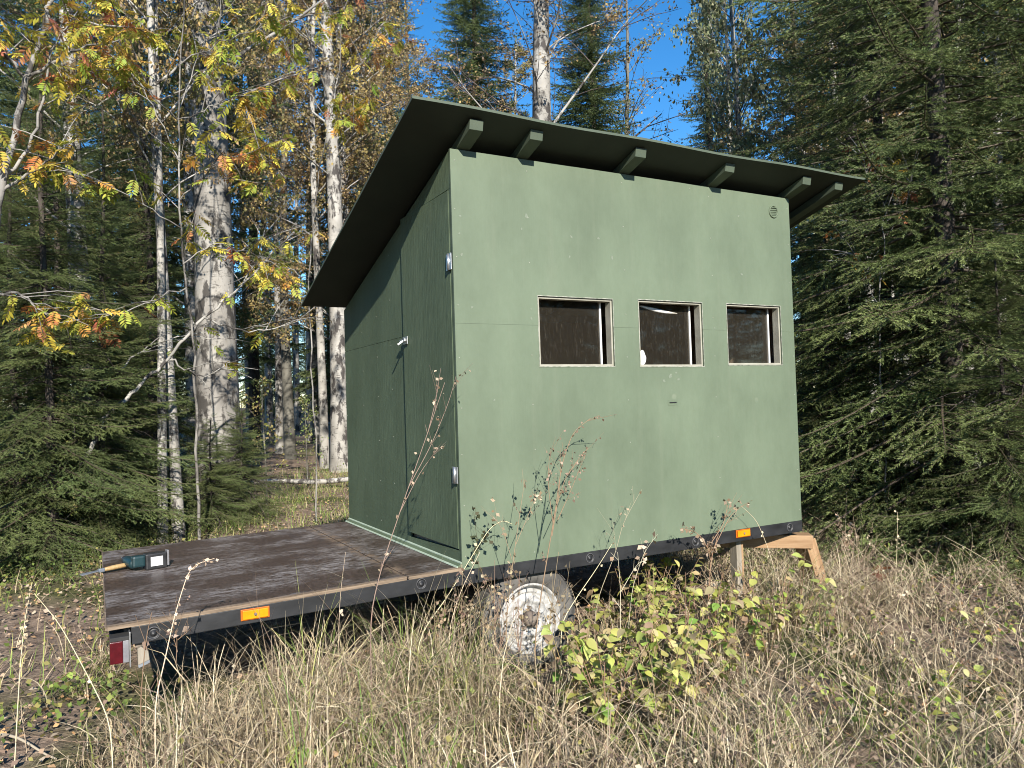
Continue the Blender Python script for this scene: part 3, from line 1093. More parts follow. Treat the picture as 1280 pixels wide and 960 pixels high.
def trunk_mesh(name, H, r0, mat, bend=0.0, r=rnd, n=10, stubs=0, stub_len=0.8, r1=0.02, z_lo=0.3, z_hi=0.75, flare=0.25):
    A = Acc()
    k = 16
    ts = np.linspace(0, 1, k) ** 1.25
    ph = r.uniform(0, 6)
    P = np.array([(bend * H * t * t + 0.012 * H * math.sin(t * 5 + ph) * t, 0.010 * H * math.sin(t * 4 + ph * 2) * t, -0.25 + (H + 0.25) * t) for t in ts])
    rad = np.array([r0 * (1 - 0.93 * t) ** 0.85 + r1 * 0.2 + r0 * flare * math.exp(-t * H / 0.35) for t in ts])
    A.tube(P, rad, n)
    for q in range(stubs):
        t = r.uniform(z_lo, z_hi)
        i = np.interp(t, ts, np.arange(k))
        p = P[int(i)] * (1 - i % 1) + P[min(int(i) + 1, k - 1)] * (i % 1)
        a = r.uniform(0, 6.28)
        l = stub_len * r.uniform(0.3, 1.2)
        d = np.array([math.cos(a), math.sin(a), r.uniform(-0.5, 0.15)])
        pts = [p + d * l * u + np.array([0, 0, -0.25 * l * u * u]) for u in (0, 0.4, 0.75, 1)]
        A.tube(np.array(pts), [0.010, 0.007, 0.004, 0.0015], 3)
        for m_ in range(3):
            b0 = pts[1 + m_ % 2]
            e = d + np.array([r.uniform(-1, 1), r.uniform(-1, 1), r.uniform(-0.6, 0.3)])
            A.tube(np.array([b0, b0 + e * l * 0.25, b0 + e * l * 0.45 + np.array([0, 0, -0.05])]), [0.004, 0.003, 0.001], 3)
    return mesh(name, *A.arrays()[:2], mat, True), P, ts


# branch library for the near spruces
br_rng = random.Random(11)
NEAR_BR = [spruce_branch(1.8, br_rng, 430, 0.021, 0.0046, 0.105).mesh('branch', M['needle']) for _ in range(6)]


def near_spruce(px, dist, H, lmax, label, group=None, zmin=0.25, seed=0, ztop=None, dens=1.0, name='spruce_tree'):
    r = random.Random(seed)
    x, y, z = at(px, dist)
    t = empty(name, (x, y, z), label, 'spruce', group)
    me, P, ts = trunk_mesh('trunk', H, 0.0085 * H, M['spruce_bark'], 0, r, 10, 20, 0.5)
    link('trunk', me, t)
    h = zmin
    n = 0
    while h < min(H * 0.985, ztop or 99) and n < 296:
        f = 1 - h / H
        Lr = lmax * 1.08 * (f ** 0.75) * (0.72 + 0.28 * min(1, h / (0.12 * H)))
        k = max(3, int(round(5 * dens)))
        a0 = r.uniform(0, 6.28)
        for q in range(k):
            l = max(0.12, Lr * r.uniform(0.7, 1.12))
            a = a0 + 6.283 * q / k + r.uniform(-0.35, 0.35)
            pitch = R(-16 + 44 * (h / H) + r.uniform(-8, 8))
            s = l / 1.8
            hh = h + r.uniform(-0.12, 0.12)
            i = min(int(np.searchsorted(P[:, 2], hh)), len(P) - 1)
            m4 = Matrix.Translation((P[i][0], P[i][1], hh)) @ Matrix.Rotation(a, 4, 'Z') @ Matrix.Rotation(-pitch, 4, 'Y') @ Matrix.Rotation(r.uniform(-0.25, 0.25), 4, 'X') @ Matrix.Diagonal((s, s * r.uniform(0.85, 1.15), s, 1))
            link('branch', NEAR_BR[r.randrange(6)], t, m4)
            n += 1
        h += (0.16 + 0.17 * f) * H / 11.0 * r.uniform(0.8, 1.2) / dens
    return t


# crowns for the spruces further in, one mesh each, shared by the copies
far_rng = random.Random(5)
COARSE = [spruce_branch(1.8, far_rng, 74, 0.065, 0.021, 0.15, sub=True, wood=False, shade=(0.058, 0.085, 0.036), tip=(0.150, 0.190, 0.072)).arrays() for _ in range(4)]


def far_crown(H, lmax, z_lo, seed, brown=0.0):
    r = random.Random(seed)
    A = Acc()
    h = z_lo
    while h < H * 0.985:
        f = 1 - h / H
        Lr = lmax * (f ** 0.7) * min(1, 0.35 + (h - z_lo) / (0.15 * H))
        k = 5
        a0 = r.uniform(0, 6.28)
        for q in range(k):
            V, F, K = COARSE[r.randrange(4)]
            l = max(0.12, Lr * r.uniform(0.55, 1.2))
            s = l / 1.8
            m = rmat(r.uniform(-0.3, 0.3), -R(-22 + 45 * (h / H) + r.uniform(-10, 10)), a0 + 6.283 * q / k + r.uniform(-0.4, 0.4))
            Kc = K * r.uniform(0.75, 1.25)
            A.add((V * s) @ m.T + np.array([0, 0, h + r.uniform(-0.15, 0.15)]), F[0], Kc)
        h += 0.33 * r.uniform(0.75, 1.3) * (0.40 + 0.60 * f) * H / 14
    return A.mesh('crown', M['needle'])


FAR_SPEC = [(15.0, 2.5, 0.9, 1), (17.0, 2.7, 2.2, 2), (13.0, 2.4, 0.3, 3), (12.0, 1.5, 1.0, 4)]
FAR = [(far_crown(*s), trunk_mesh('trunk', s[0], 0.0095 * s[0], M['spruce_bark'], 0, random.Random(s[3]), 8, 46, 1.3, z_lo=0.05, z_hi=0.6)[0], s[0]) for s in FAR_SPEC]


def far_spruce(px, dist, kind, sc_, label, group, rz=None, name='spruce_tree', xy=None, full=False):
    if xy:
        x, y = xy
        z = ground(x, y)
    else:
        x, y, z = at(px, dist)
    t = empty(name, (x, y, z - 0.05), label, 'spruce', group)
    t.rotation_euler = (0, 0, rnd.uniform(0, 6.28) if rz is None else rz)
    t.scale = (sc_, sc_, sc_)
    link('trunk', FAR[kind][1], t)
    link('crown', FAR[kind][0], t)
    if full:
        for a_, s_ in ((1.3, 1.0), (2.9, 0.93)):
            link('crown', FAR[kind][0], t, Matrix.Rotation(a_, 4, 'Z') @ Matrix.Diagonal((s_, s_, 0.985 * s_ + 0.015, 1)))
    return t


# ------------------------------------------------------------------ broadleaved trees
def leaf_quads(P, size, r_, cols, hang=0.5):
    n = len(P)
    d = r_.normal(size=(n, 3))
    d[:, 2] -= hang
    d /= np.linalg.norm(d, axis=1)[:, None]
    b = np.cross(d, r_.normal(size=(n, 3)))
    b /= np.linalg.norm(b, axis=1)[:, None] + 1e-9
    nrm = np.cross(d, b)
    s = (size * r_.uniform(0.65, 1.25, n))[:, None]
    V = np.stack([P, P + d * s * 0.45 + b * s * 0.36 + nrm * s * 0.08, P + d * s, P + d * s * 0.45 - b * s * 0.36 + nrm * s * 0.08], 1).reshape(-1, 3)
    F = np.arange(4 * n).reshape(-1, 4)
    K = np.asarray(cols)[r_.integers(0, len(cols), n)] * r_.uniform(0.7, 1.3, n)[:, None]
    return V, F, np.repeat(K, 4, axis=0)


def broadleaf(H, r0, seed, cols, leaf=0.05, per=10, z_lo=0.35, nl=26, limb=0.26, bark='birch', droop=0.35, bend=0.0, fork=0, up=0.9, leafless=0.0):
    """returns (trunk mesh with limbs, crown mesh of twigs and leaves)"""
    r = random.Random(seed)
    g_ = np.random.default_rng(seed)
    A = Acc()
    B = Acc()
    k = 18
    ts = np.linspace(0, 1, k) ** 1.2
    ph = r.uniform(0, 6)
    P = np.array([(bend * H * t + 0.016 * H * math.sin(t * 5 + ph) * t, 0.014 * H * math.sin(t * 4 + ph * 2) * t, -0.25 + (H + 0.25) * t) for t in ts])
    rad = np.array([r0 * (1 - 0.95 * t) ** 0.9 + 0.004 + r0 * 0.3 * math.exp(-t * H / 0.4) for t in ts])
    A.tube(P, rad, 12)
    tips = []

    def pos(t):
        i = np.interp(t, ts, np.arange(k))
        a = int(min(i, k - 2))
        return P[a] * (1 - (i - a)) + P[a + 1] * (i - a), np.interp(t, ts, rad)

    def branch(p, d, l, rr, depth):
        n = 5
        pts = [p]
        dd = np.array(d)
        for q in range(n):
            dd = dd + np.array([r.uniform(-0.16, 0.16), r.uniform(-0.16, 0.16), r.uniform(-0.12, 0.12) - (droop * 0.13 if depth > 0 else 0.02)])
            dd /= np.linalg.norm(dd)
            pts.append(pts[-1] + dd * l / n)
        pts = np.array(pts)
        (A if depth == 0 else B).tube(pts, np.linspace(rr, rr * 0.3, n + 1), 5 if depth == 0 else 3, (0.16, 0.135, 0.115))
        if depth < 2:
            m = 6 if depth == 0 else 4
            for q in range(m):
                u = r.uniform(0.25, 1.0)
                i = int(u * n)
                i = min(i, n - 1)
                b0 = pts[i] + (pts[i + 1] - pts[i]) * (u * n - i)
                e = (pts[i + 1] - pts[i]) / (l / n)
                e = e * 0.7 + np.array([r.uniform(-1, 1), r.uniform(-1, 1), r.uniform(-0.5, 0.6)]) * 0.8
                e /= np.linalg.norm(e)
                branch(b0, e, l * r.uniform(0.30, 0.55), max(0.002, rr * 0.42), depth + 1)
        else:
            tips.append(pts)
    for q in range(nl):
        t = z_lo + (0.97 - z_lo) * (q + r.random()) / nl
        p, rr = pos(t)
        a = r.uniform(0, 6.28)
        l = limb * H * (1.06 - t) ** 0.7 * r.uniform(0.6, 1.15)
        upv = up * r.uniform(0.6, 1.3)
        d = np.array([math.cos(a), math.sin(a), upv])
        d /= np.linalg.norm(d)
        branch(p, d, l, min(rr * 0.40, 0.008 + l * 0.0065), 0)
    LP = []
    for pts in tips:
        if r.random() < leafless:
            continue
        t = g_.random(per) * (len(pts) - 1)
        i = np.minimum(t.astype(int), len(pts) - 2)
        q = pts[i] + (pts[i + 1] - pts[i]) * (t - i)[:, None]
        LP.append(q + g_.normal(0, 0.05, (per, 3)))
    if LP:
        B.add(*leaf_quads(np.concatenate(LP), leaf, g_, cols))
    return mesh('trunk', *A.arrays()[:2], M[bark], True), (B.mesh('crown', M['leaves']))


YB = [(0.30, 0.23, 0.10), (0.40, 0.31, 0.12), (0.24, 0.19, 0.10), (0.22, 0.21, 0.09), (0.46, 0.36, 0.13), (0.27, 0.22, 0.14)]
GG = [(0.22, 0.24, 0.13), (0.30, 0.31, 0.18), (0.17, 0.19, 0.08), (0.36, 0.34, 0.20)]
OO = [(0.40, 0.17, 0.04), (0.45, 0.22, 0.06), (0.30, 0.14, 0.05)]
YG = [(0.26, 0.29, 0.09), (0.34, 0.32, 0.12), (0.20, 0.25, 0.07), (0.34, 0.28, 0.12)]
BL = {
    'old': broadleaf(17, 0.29, 21, YB, 0.050, 10, 0.30, 34, 0.22, 'old_birch'),
    'birch': broadleaf(16, 0.19, 22, YB, 0.058, 16, 0.33, 32, 0.20, 'birch'),
    'leafy': broadleaf(15, 0.16, 31, YB, 0.060, 24, 0.20, 44, 0.19, 'birch'),
    'thin': broadleaf(12, 0.085, 23, YB, 0.065, 12, 0.35, 24, 0.20, 'birch'),
    'bare': broadleaf(15, 0.26, 24, YB, 0.055, 10, 0.28, 44, 0.26, 'birch', leafless=0.12, up=1.3),
    'alder': broadleaf(11, 0.10, 25, GG, 0.085, 12, 0.25, 34, 0.22, 'birch', up=1.3),
    'orange': broadleaf(13, 0.13, 26, OO, 0.08, 9, 0.35, 24, 0.22, 'birch'),
    'shrub': broadleaf(2.6, 0.018, 27, YG, 0.06, 3, 0.2, 14, 0.38, 'aspen', up=1.2, leafless=0.55),
    'pale': broadleaf(9, 0.075, 28, YB, 0.05, 5, 0.35, 22, 0.22, 'aspen', leafless=0.35),
}


def broad(px, dist, kind, label, group=None, sc_=1.0, rz=None, lean=(0, 0), name='birch_tree', cat='birch', wide=1.0):
    x, y, z = at(px, dist)
    t = empty(name, (x, y, z - 0.03), label, cat, group)
    t.rotation_euler = (lean[0], lean[1], rnd.uniform(0, 6.28) if rz is None else rz)
    t.scale = (sc_ * wide, sc_ * wide, sc_)
    link('trunk', BL[kind][0], t)
    link('crown', BL[kind][1], t)
    return t


# trees one can single out
broad(273, 10.6, 'old', 'massive old birch with a broad grey trunk at the forest edge', sc_=1.0, rz=0.4, lean=(0, R(-1)))
broad(104, 9.2, 'birch', 'slim birch whose pale trunk rises behind the young spruces', sc_=0.66, rz=2.0)
broad(200, 8.9, 'thin', 'thin pale birch stem beside the massive old birch, the outer of two', sc_=0.86, rz=1.0, lean=(0, R(0.6)), wide=0.68)
broad(221, 9.1, 'thin', 'thin pale birch stem between its twin and the massive old birch', sc_=0.98, rz=4.0, lean=(R(1), R(1.5)), wide=0.75)
broad(424, 16.0, 'birch', 'thick white birch trunk showing beyond the low end of the roof', sc_=1.08, rz=0.9)
broad(404, 16.8, 'thin', 'thin white birch standing next to the thick white one', sc_=1.15, rz=3.2)
broad(690, 17.0, 'bare', 'tall white birch with bare branches rising behind the roof', sc_=1.15, rz=5.2, wide=1.15)
broad(790, 21.0, 'pale', 'thin-crowned birch with hanging brown leaves beside the sky gap', sc_=1.55, rz=1.9)
broad(655, 24.0, 'leafy', 'yellow-brown birch crown behind the bare white birch', sc_=0.85, rz=0.9)
broad(822, 40.0, 'orange', 'small orange-leaved birch far behind the roof', sc_=0.92, rz=1.2)
broad(940, 12.5, 'alder', 'grey-green alder behind the right end of the roof', sc_=1.0, rz=0.5, name='alder_tree', cat='alder', wide=0.72)
broad(922, 16.0, 'alder', 'taller thin alder behind the grey-green one', sc_=1.25, rz=2.6, name='alder_tree', cat='alder', wide=0.55)
for px, d, k, s, rz in ((465, 20, 'leafy', 1.0, 1.5), (500, 24, 'leafy', 1.1, 0.2), (362, 19, 'pale', 1.7, 2.2), (392, 25, 'birch', 1.1, 4.4), (438, 18, 'leafy', 0.9, 0.5), (312, 24, 'thin', 1.4, 3.3), (335, 27, 'thin', 1.5, 1.3), (372, 30, 'thin', 1.5, 5.3), (348, 21, 'thin', 1.2, 0.8), (160, 17, 'pale', 1.5, 2.8), (60, 15, 'pale', 1.3, 1.1), (242, 14, 'leafy', 0.8, 3.7)):
    broad(px, d, k, 'tall yellowing birch further inside the forest', 'yellowing birches inside the forest', s, rz)
for px, d, s, rz in ((1062, 12.0, 0.9, 0.3), (1090, 13.0, 1.0, 5.3), (1122, 12.2, 0.8, 2.3), (1135, 14.5, 1.1, 1.3), (1215, 12.6, 0.9, 3.3), (1258, 13.5, 1.0, 4.1)):
    broad(px, d, 'thin', 'pale birch stem glimpsed through the spruce boughs', 'pale stems behind the big spruces', s, rz)

# spruces behind the roof, against the sky
far_spruce(603, 20, 0, 1.05, 'dark ragged spruce behind the roof, next to the bare white birch', None, 1.0, full=True)
far_spruce(748, 18.5, 2, 1.05, 'dense spruce behind the bare white birch', None, 2.0, full=True)
far_spruce(555, 42, 3, 1.40, 'small pointed spruce top peeping over the high roof corner', None, 2.0, full=True)
far_spruce(803, 42, 3, 1.33, 'slender spruce top beside the orange birch', None, 4.0, full=True)
far_spruce(905, 24, 3, 1.35, 'dark spruce behind the tall thin alder', None, 5.0, full=True)
far_spruce(1010, 19, 2, 1.1, 'dark spruce between the alder and the big sunlit spruces', None, 0.4)
# the mass of the forest
LBL = 'dark spruce standing among others deep in the forest'
fr = random.Random(33)
spots = []
for px, d, k, s in ((470, 24, 1, 1.15), (515, 30, 0, 1.25), (440, 20, 0, 1.0), (318, 22, 1, 1.0), (245, 16, 1, 1.0), (178, 15, 0, 0.95), (135, 21, 1, 0.8), (82, 15, 0, 0.75), (45, 19, 1, 0.85), (-30, 13, 0, 1.0), (-80, 17, 1, 1.0), (200, 29, 0, 1.0), (-140, 20, 0, 1.1),
                    (1080, 24, 0, 1.2), (1150, 20, 1, 1.2), (1235, 19, 0, 1.2), (1330, 16, 1, 1.1), (1420, 13, 0, 1.0), (1200, 27, 1, 1.3), (1040, 30, 2, 1.3)):
    spots.append((px, d, k, s))
for q in range(34):
    spots.append((fr.uniform(-150, 1500), fr.uniform(32, 60), fr.choice((0, 1)), None))
for q in range(14):      # lower growth behind the hut
    spots.append((560 + 32 * q + fr.uniform(-12, 12), fr.uniform(21, 32), 2, fr.uniform(0.36, 0.50)))
for q in range(20):
    spots.append((fr.uniform(120, 470), fr.uniform(36, 70), fr.choice((0, 2)), fr.uniform(0.6, 0.85)))
for px, d, k, s in spots:
    if s is None:
        s = fr.uniform(0.62, 0.85) if px < 530 else fr.uniform(1.0, 1.35)
        if 530 < px < 1000:
            d = max(d, 46)
            s = fr.uniform(0.70, 0.85)
    far_spruce(px, d, k, s, LBL, 'dark spruces deep in the forest', fr.uniform(0, 6.28))
# forest edge across the clearing, seen only as reflections in the panes
for q in range(34):
    a = R(-122 + 126 * q / 33.0 + fr.uniform(-2, 2))
    d = fr.uniform(42, 54)
    far_spruce(0, 0, fr.choice((0, 1, 2)), fr.uniform(0.75, 0.95), 'spruce at the far side of the clearing, opposite the hut windows', 'spruces across the clearing', fr.uniform(0, 6.28), xy=(1.0 + d * math.cos(a), d * math.sin(a)))

for q in range(26):      # the forest goes on along both sides of the clearing
    sd_ = -1 if q % 2 else 1
    yy = -24 + 1.2 * q + fr.uniform(-1, 1)
    xx = (-9.5 - fr.uniform(0, 5) - max(0, -yy - 8) * 0.25) if sd_ < 0 else (11.0 + fr.uniform(0, 5))
    far_spruce(0, 0, fr.choice((0, 1, 2)), fr.uniform(0.8, 1.1), 'spruce in the forest flanking the clearing', 'spruces flanking the clearing', fr.uniform(0, 6.28), xy=(xx, yy))
# near spruces right of the hut
near_spruce(1190, 7.6, 11.5, 2.7, 'big sunlit spruce beside the hut with boughs sweeping to the ground', seed=41, zmin=0.35, dens=1.22)
near_spruce(1080, 10.2, 11.0, 2.3, 'spruce right behind the hut end, half hidden by the big sunlit one', seed=42, zmin=0.3)
near_spruce(1330, 8.0, 12.5, 2.6, 'tall dark spruce at the outer side of the big sunlit one', seed=43, zmin=0.6)
near_spruce(1110, 8.6, 8.0, 2.0, 'mid-sized spruce filling the gap between the hut and the big sunlit one', seed=46, zmin=0.2)
near_spruce(1040, 8.2, 3.2, 1.1, 'young spruce tucked against the far corner of the hut', seed=44, zmin=0.15)
near_spruce(1255, 6.9, 2.4, 1.1, 'knee-spread young spruce in front of the big sunlit one', seed=45, zmin=0.12)
# young spruces at the left forest edge
for px, d, H, lm, lab, sd in ((128, 8.7, 4.6, 1.25, 'slim young spruce hiding the foot of the slim birch', 58), (62, 8.2, 5.2, 1.45, 'leaning-boughed young spruce under the forked rowan', 59), (262, 9.6, 1.3, 0.7, 'low spruce seedling before the massive old birch', 60), (20, 8.4, 4.2, 1.35, 'young spruce below the rowan with boughs down to the litter', 51), (152, 9.3, 2.6, 1.0, 'young spruce beside the slim birch', 52), (300, 10.1, 1.5, 0.75, 'tiny spruce at the foot of the massive old birch', 53), (70, 11.0, 6.5, 1.7, 'taller young spruce behind the slim birch', 54), (190, 11.8, 7.5, 1.8, 'half-grown spruce behind the twin thin birch stems', 55), (-60, 9.5, 6.0, 1.7, 'half-grown spruce behind the forked rowan', 56)):
    near_spruce(px, d, H, lm, lab, seed=sd, zmin=0.12)


def gpix(px, py, h=0.0):
    """where the sight line through a photo pixel meets the ground (plus h)"""
    v = pdir(px, py)
    v = v / math.hypot(v.x, v.y)
    t = 1.0
    while t < 80:
        p = CAM + v * t
        if p.z <= ground(p.x, p.y) + h:
            return p
        t += 0.02
    return p


# ------------------------------------------------------------------ rowans with feathered leaves
LEAF_ARR = {}


def rowan_leaf(seed, cols):
    r = random.Random(seed)
    A = Acc()
    n = 6
    Lr = 0.185
    A.tube(np.array([(Lr * k / 4, 0, -0.03 * (k / 4) ** 2) for k in range(5)]), [0.0016] * 5, 3, (0.25, 0.12, 0.04))

    def leaflet(b, ang, l):
        d = np.array([math.cos(ang), math.sin(ang), r.uniform(-0.35, 0.0)])
        s = np.array([-math.sin(ang), math.cos(ang), r.uniform(-0.25, 0.25)])
        w_ = l * 0.17
        V = [b, b + d * l * 0.35 + s * w_, b + d * l * 0.72 + s * w_ * 0.8, b + d * l + np.array([0, 0, -0.006]), b + d * l * 0.72 - s * w_ * 0.8, b + d * l * 0.35 - s * w_]
        c = np.array(cols[r.randrange(len(cols))]) * r.uniform(0.8, 1.2)
        A.add(np.array(V), np.array([[0, 1, 2, 3], [0, 3, 4, 5]]), c)
    for k in range(n):
        x = Lr * (0.26 + 0.68 * k / (n - 1))
        l = 0.056 * (0.85 + 0.3 * math.sin(math.pi * k / (n - 1)))
        for s in (-1, 1):
            leaflet(np.array([x, 0, -0.03 * (x / Lr) ** 2]), s * R(r.uniform(50, 66)), l * r.uniform(0.9, 1.1))
    leaflet(np.array([Lr, 0, -0.03]), 0, 0.055)
    me = A.mesh('leaf', M['leaves'])
    LEAF_ARR[me.name] = A.arrays()
    return me


RG = [(0.33, 0.38, 0.06), (0.42, 0.42, 0.07), (0.25, 0.32, 0.05)]
RY = [(0.62, 0.45, 0.07), (0.66, 0.52, 0.09), (0.54, 0.45, 0.07)]
RO = [(0.62, 0.32, 0.08), (0.56, 0.25, 0.07), (0.62, 0.38, 0.08)]
RR = [(0.48, 0.20, 0.10), (0.52, 0.26, 0.11), (0.40, 0.17, 0.09)]
ROW = [rowan_leaf(60 + i, c) for i, c in enumerate((RG, RG, RY, RG, RG, RY, RY, RO, RG, RR))]


def path_tree(name, base, paths, label, cat, bark, r0, leaves, leaf_meshes, seed, leaf_scale=1.0, twig_mat=None, extra=0):
    """a tree whose stem and boughs follow given 3D polylines; every big leaf is a piece of its own"""
    r = random.Random(seed)
    t = empty(name, base, label, cat)
    B0 = np.array(base)
    st = Acc()
    spots_ = []
    for i, P in enumerate(paths):
        P = np.array([np.array(p) for p in P])
        # resample smoothly
        k = np.linspace(0, len(P) - 1, 6 * (len(P) - 1) + 1)
        Q = np.stack([np.interp(k, np.arange(len(P)), P[:, c]) for c in range(3)], 1)
        for _ in range(3):
            Q[1:-1] = (Q[:-2] + 2 * Q[1:-1] + Q[2:]) / 4
        Q[1:-1] += np.random.default_rng(seed + i).normal(0, 0.012, (len(Q) - 2, 3))
        Q = Q - B0
        ra = r0 if i == 0 else r0 * 0.42
        bo = st if i == 0 else Acc()
        bo.tube(Q, np.linspace(ra, ra * 0.3, len(Q)), 8 if i == 0 else 5)
        lo = 0.55 if i == 0 else 0.25
        for m_ in range(7 if i else 5):
            u = r.uniform(lo, 1.0) * (len(Q) - 1)
            a = min(int(u), len(Q) - 2)
            p = Q[a] + (Q[a + 1] - Q[a]) * (u - a)
            e = (Q[a + 1] - Q[a])
            e = e / np.linalg.norm(e) * 0.8 + np.array([r.uniform(-1, 1), r.uniform(-1, 1), r.uniform(-0.35, 0.7)])
            e /= np.linalg.norm(e)
            l = r.uniform(0.25, 0.6)
            T = np.array([p, p + e * l * 0.5 + np.array([0, 0, 0.01]), p + e * l + np.array([0, 0, -0.03])])
            bo.tube(T, [0.005, 0.004, 0.002], 4)
            spots_.append((T, 1.0))
        spots_.append((Q[int(len(Q) * lo):], 1.3))
        if i:
            link('bough', mesh('bough', *bo.arrays()[:2], M[twig_mat or bark], True), t)
    link('trunk', mesh('trunk', *st.arrays()[:2], M[bark], True), t)
    rest = Acc()
    for q in range(leaves + extra):
        T, _ = spots_[r.randrange(len(spots_))]
        u = (r.random() ** 0.6) * (len(T) - 1)
        a = min(int(u), len(T) - 2)
        p = T[a] + (T[a + 1] - T[a]) * (u - a)
        s = leaf_scale * r.uniform(0.75, 1.2)
        m4 = Matrix.Translation(p) @ Matrix.Rotation(r.uniform(0, 6.283), 4, 'Z') @ Matrix.Rotation(R(r.uniform(-5, 60)), 4, 'Y') @ Matrix.Rotation(R(r.uniform(-40, 40)), 4, 'X') @ Matrix.Scale(s, 4)
        lm_ = leaf_meshes[r.randrange(len(leaf_meshes))]
        if q < leaves:
            link('leaf', lm_, t, m4)
        else:
            V, F, K = LEAF_ARR[lm_.name]
            mm = np.array(m4)
            for f in F:
                pass
            rest.addm(V @ mm[:3, :3].T + mm[:3, 3], F, K)
    if rest.n:
        rest.obj('foliage', M['leaves'], t)['kind'] = 'stuff'
    return t


def PX(d, *pts):
    """polyline through photo pixels, every point with its own distance offset"""
    return [away(p[0], p[1], d + (p[2] if len(p) > 2 else 0)) for p in pts]


bx_, by_, bz_ = at(246, 8.6)
path_tree('rowan_tree', (bx_, by_, bz_ - 0.05), [
    [Vector((bx_, by_, bz_ - 0.1))] + PX(7.9, (246, 560, 0.6), (243, 450, 0.4), (226, 290), (224, 120), (232, -60)),
    PX(7.9, (226, 285), (150, 236, -0.3), (60, 205, -0.5)), PX(7.9, (222, 150), (270, 130, -0.2), (340, 100, -0.3)),
    PX(7.9, (222, 150), (160, 92, -0.4), (85, 66, -0.7)), PX(7.9, (225, 250), (270, 205, -0.3), (325, 185, -0.6)),
    PX(7.9, (224, 200), (185, 120, 0.2), (140, 80, 0.4)), PX(7.9, (226, 80), (300, 40, -0.2), (390, 15, -0.2)),
    PX(7.9, (226, 80), (160, 30), (110, -20)), PX(7.9, (229, 330), (270, 300), (345, 330, 0.2)), PX(7.9, (233, 360), (170, 385, -0.2), (80, 405, -0.4)),
    PX(7.9, (222, 140), (250, 60, 0.5), (300, -10, 0.8))],
    'slender rowan in yellow, orange and green autumn leaf before the old birch', 'rowan', 'old_birch', 0.017, 296, ROW, 71, 0.92, extra=120)
bx_, by_, bz_ = at(-45, 7.2)
path_tree('rowan_tree', (bx_, by_, bz_ - 0.05), [
    [Vector((bx_, by_, bz_ - 0.1))] + PX(7.2, (-25, 400), (2, 230), (34, 100), (62, 20), (70, -40)),
    PX(7.2, (2, 230), (50, 160), (62, 60), (100, 10)), PX(7.2, (0, 240), (40, 215), (78, 185, -0.3)), PX(7.2, (34, 100), (90, 62, -0.3), (150, 50, -0.5)),
    PX(7.2, (34, 100), (0, 60), (-40, 30)), PX(7.2, (60, 30), (110, 25, 0.4), (190, 40, 0.6)), PX(7.2, (-20, 380), (20, 365, -0.2), (60, 395, -0.3))],
    'forked rowan with bare grey limbs and orange leaf tufts at the clearing corner', 'rowan', 'old_birch', 0.040, 210, ROW[2:], 72, 0.9)
bx_, by_, bz_ = at(393, 9.6)
path_tree('rowan_tree', (bx_, by_, bz_ - 0.05), [
    [Vector((bx_, by_, bz_ - 0.1))] + PX(9.6, (392, 480), (384, 350), (398, 210), (425, 90), (430, -20)),
    PX(9.6, (398, 210), (440, 165), (462, 130)), PX(9.6, (390, 260), (350, 215), (320, 190)), PX(9.6, (410, 150), (370, 90), (350, 30)), PX(9.6, (420, 110), (460, 70), (480, 20)),
    PX(9.6, (386, 350), (350, 330), (318, 345))],
    'thin rowan sapling with scattered yellow leaves before the white birches', 'rowan', 'old_birch', 0.011, 230, ROW, 73, 0.95)
# leaning bare sapling
bx_, by_, bz_ = gpix(84, 650)
path_tree('leaning_sapling', (bx_, by_, bz_), [
    [Vector((bx_, by_, bz_ - 0.08))] + PX(8.3, (99, 588), (119, 550), (131, 520), (168, 488), (212, 450), (255, 397), (302, 358), (338, 318), (368, 290)),
    PX(8.3, (131, 487), (168, 442, 0.1), (222, 418, 0.2), (262, 424, 0.2)), PX(8.3, (255, 397), (310, 418), (372, 402)), PX(8.3, (212, 450), (250, 470), (290, 460)), PX(8.3, (302, 358), (320, 330), (330, 300))],
    'bare pale sapling leaning across in front of the massive old birch', 'sapling', 'birch', 0.026, 26, ROW[:4], 74, 0.95)

bx_, by_, bz_ = at(1102, 7.4)
path_tree('rowan_sapling', (bx_, by_, bz_ - 0.03), [
    [Vector((bx_, by_, bz_ - 0.1))] + PX(7.4, (1104, 520), (1098, 380), (1106, 260), (1100, 190)),
    PX(7.4, (1098, 380), (1075, 330), (1060, 290)), PX(7.4, (1102, 300), (1130, 270), (1140, 225)), PX(7.4, (1104, 250), (1085, 225), (1078, 190))],
    'thin rowan sapling with a few reddish leaves beside the roof end', 'rowan', 'old_birch', 0.009, 46, [ROW[7], ROW[9], ROW[9], ROW[5]], 75, 0.62)
# thin understory saplings
for px, d, s, rz in ((30, 9.0, 1.0, 0), (160, 9.4, 0.9, 1), (330, 11.0, 0.7, 3), (382, 13.2, 0.6, 5), (70, 8.3, 0.6, 2.4), (1045, 11.5, 1.0, 0.5), (1120, 9.2, 0.8, 2.5)):
    x, y, z = at(px, d)
    t = empty('sapling', (x, y, z - 0.02), 'thin understory sapling with sparse yellow-green leaves', 'sapling', 'understory saplings')
    t.rotation_euler = (0, 0, rz)
    t.scale = (s, s, s)
    link('trunk', BL['shrub'][0], t)
    link('crown', BL['shrub'][1], t)

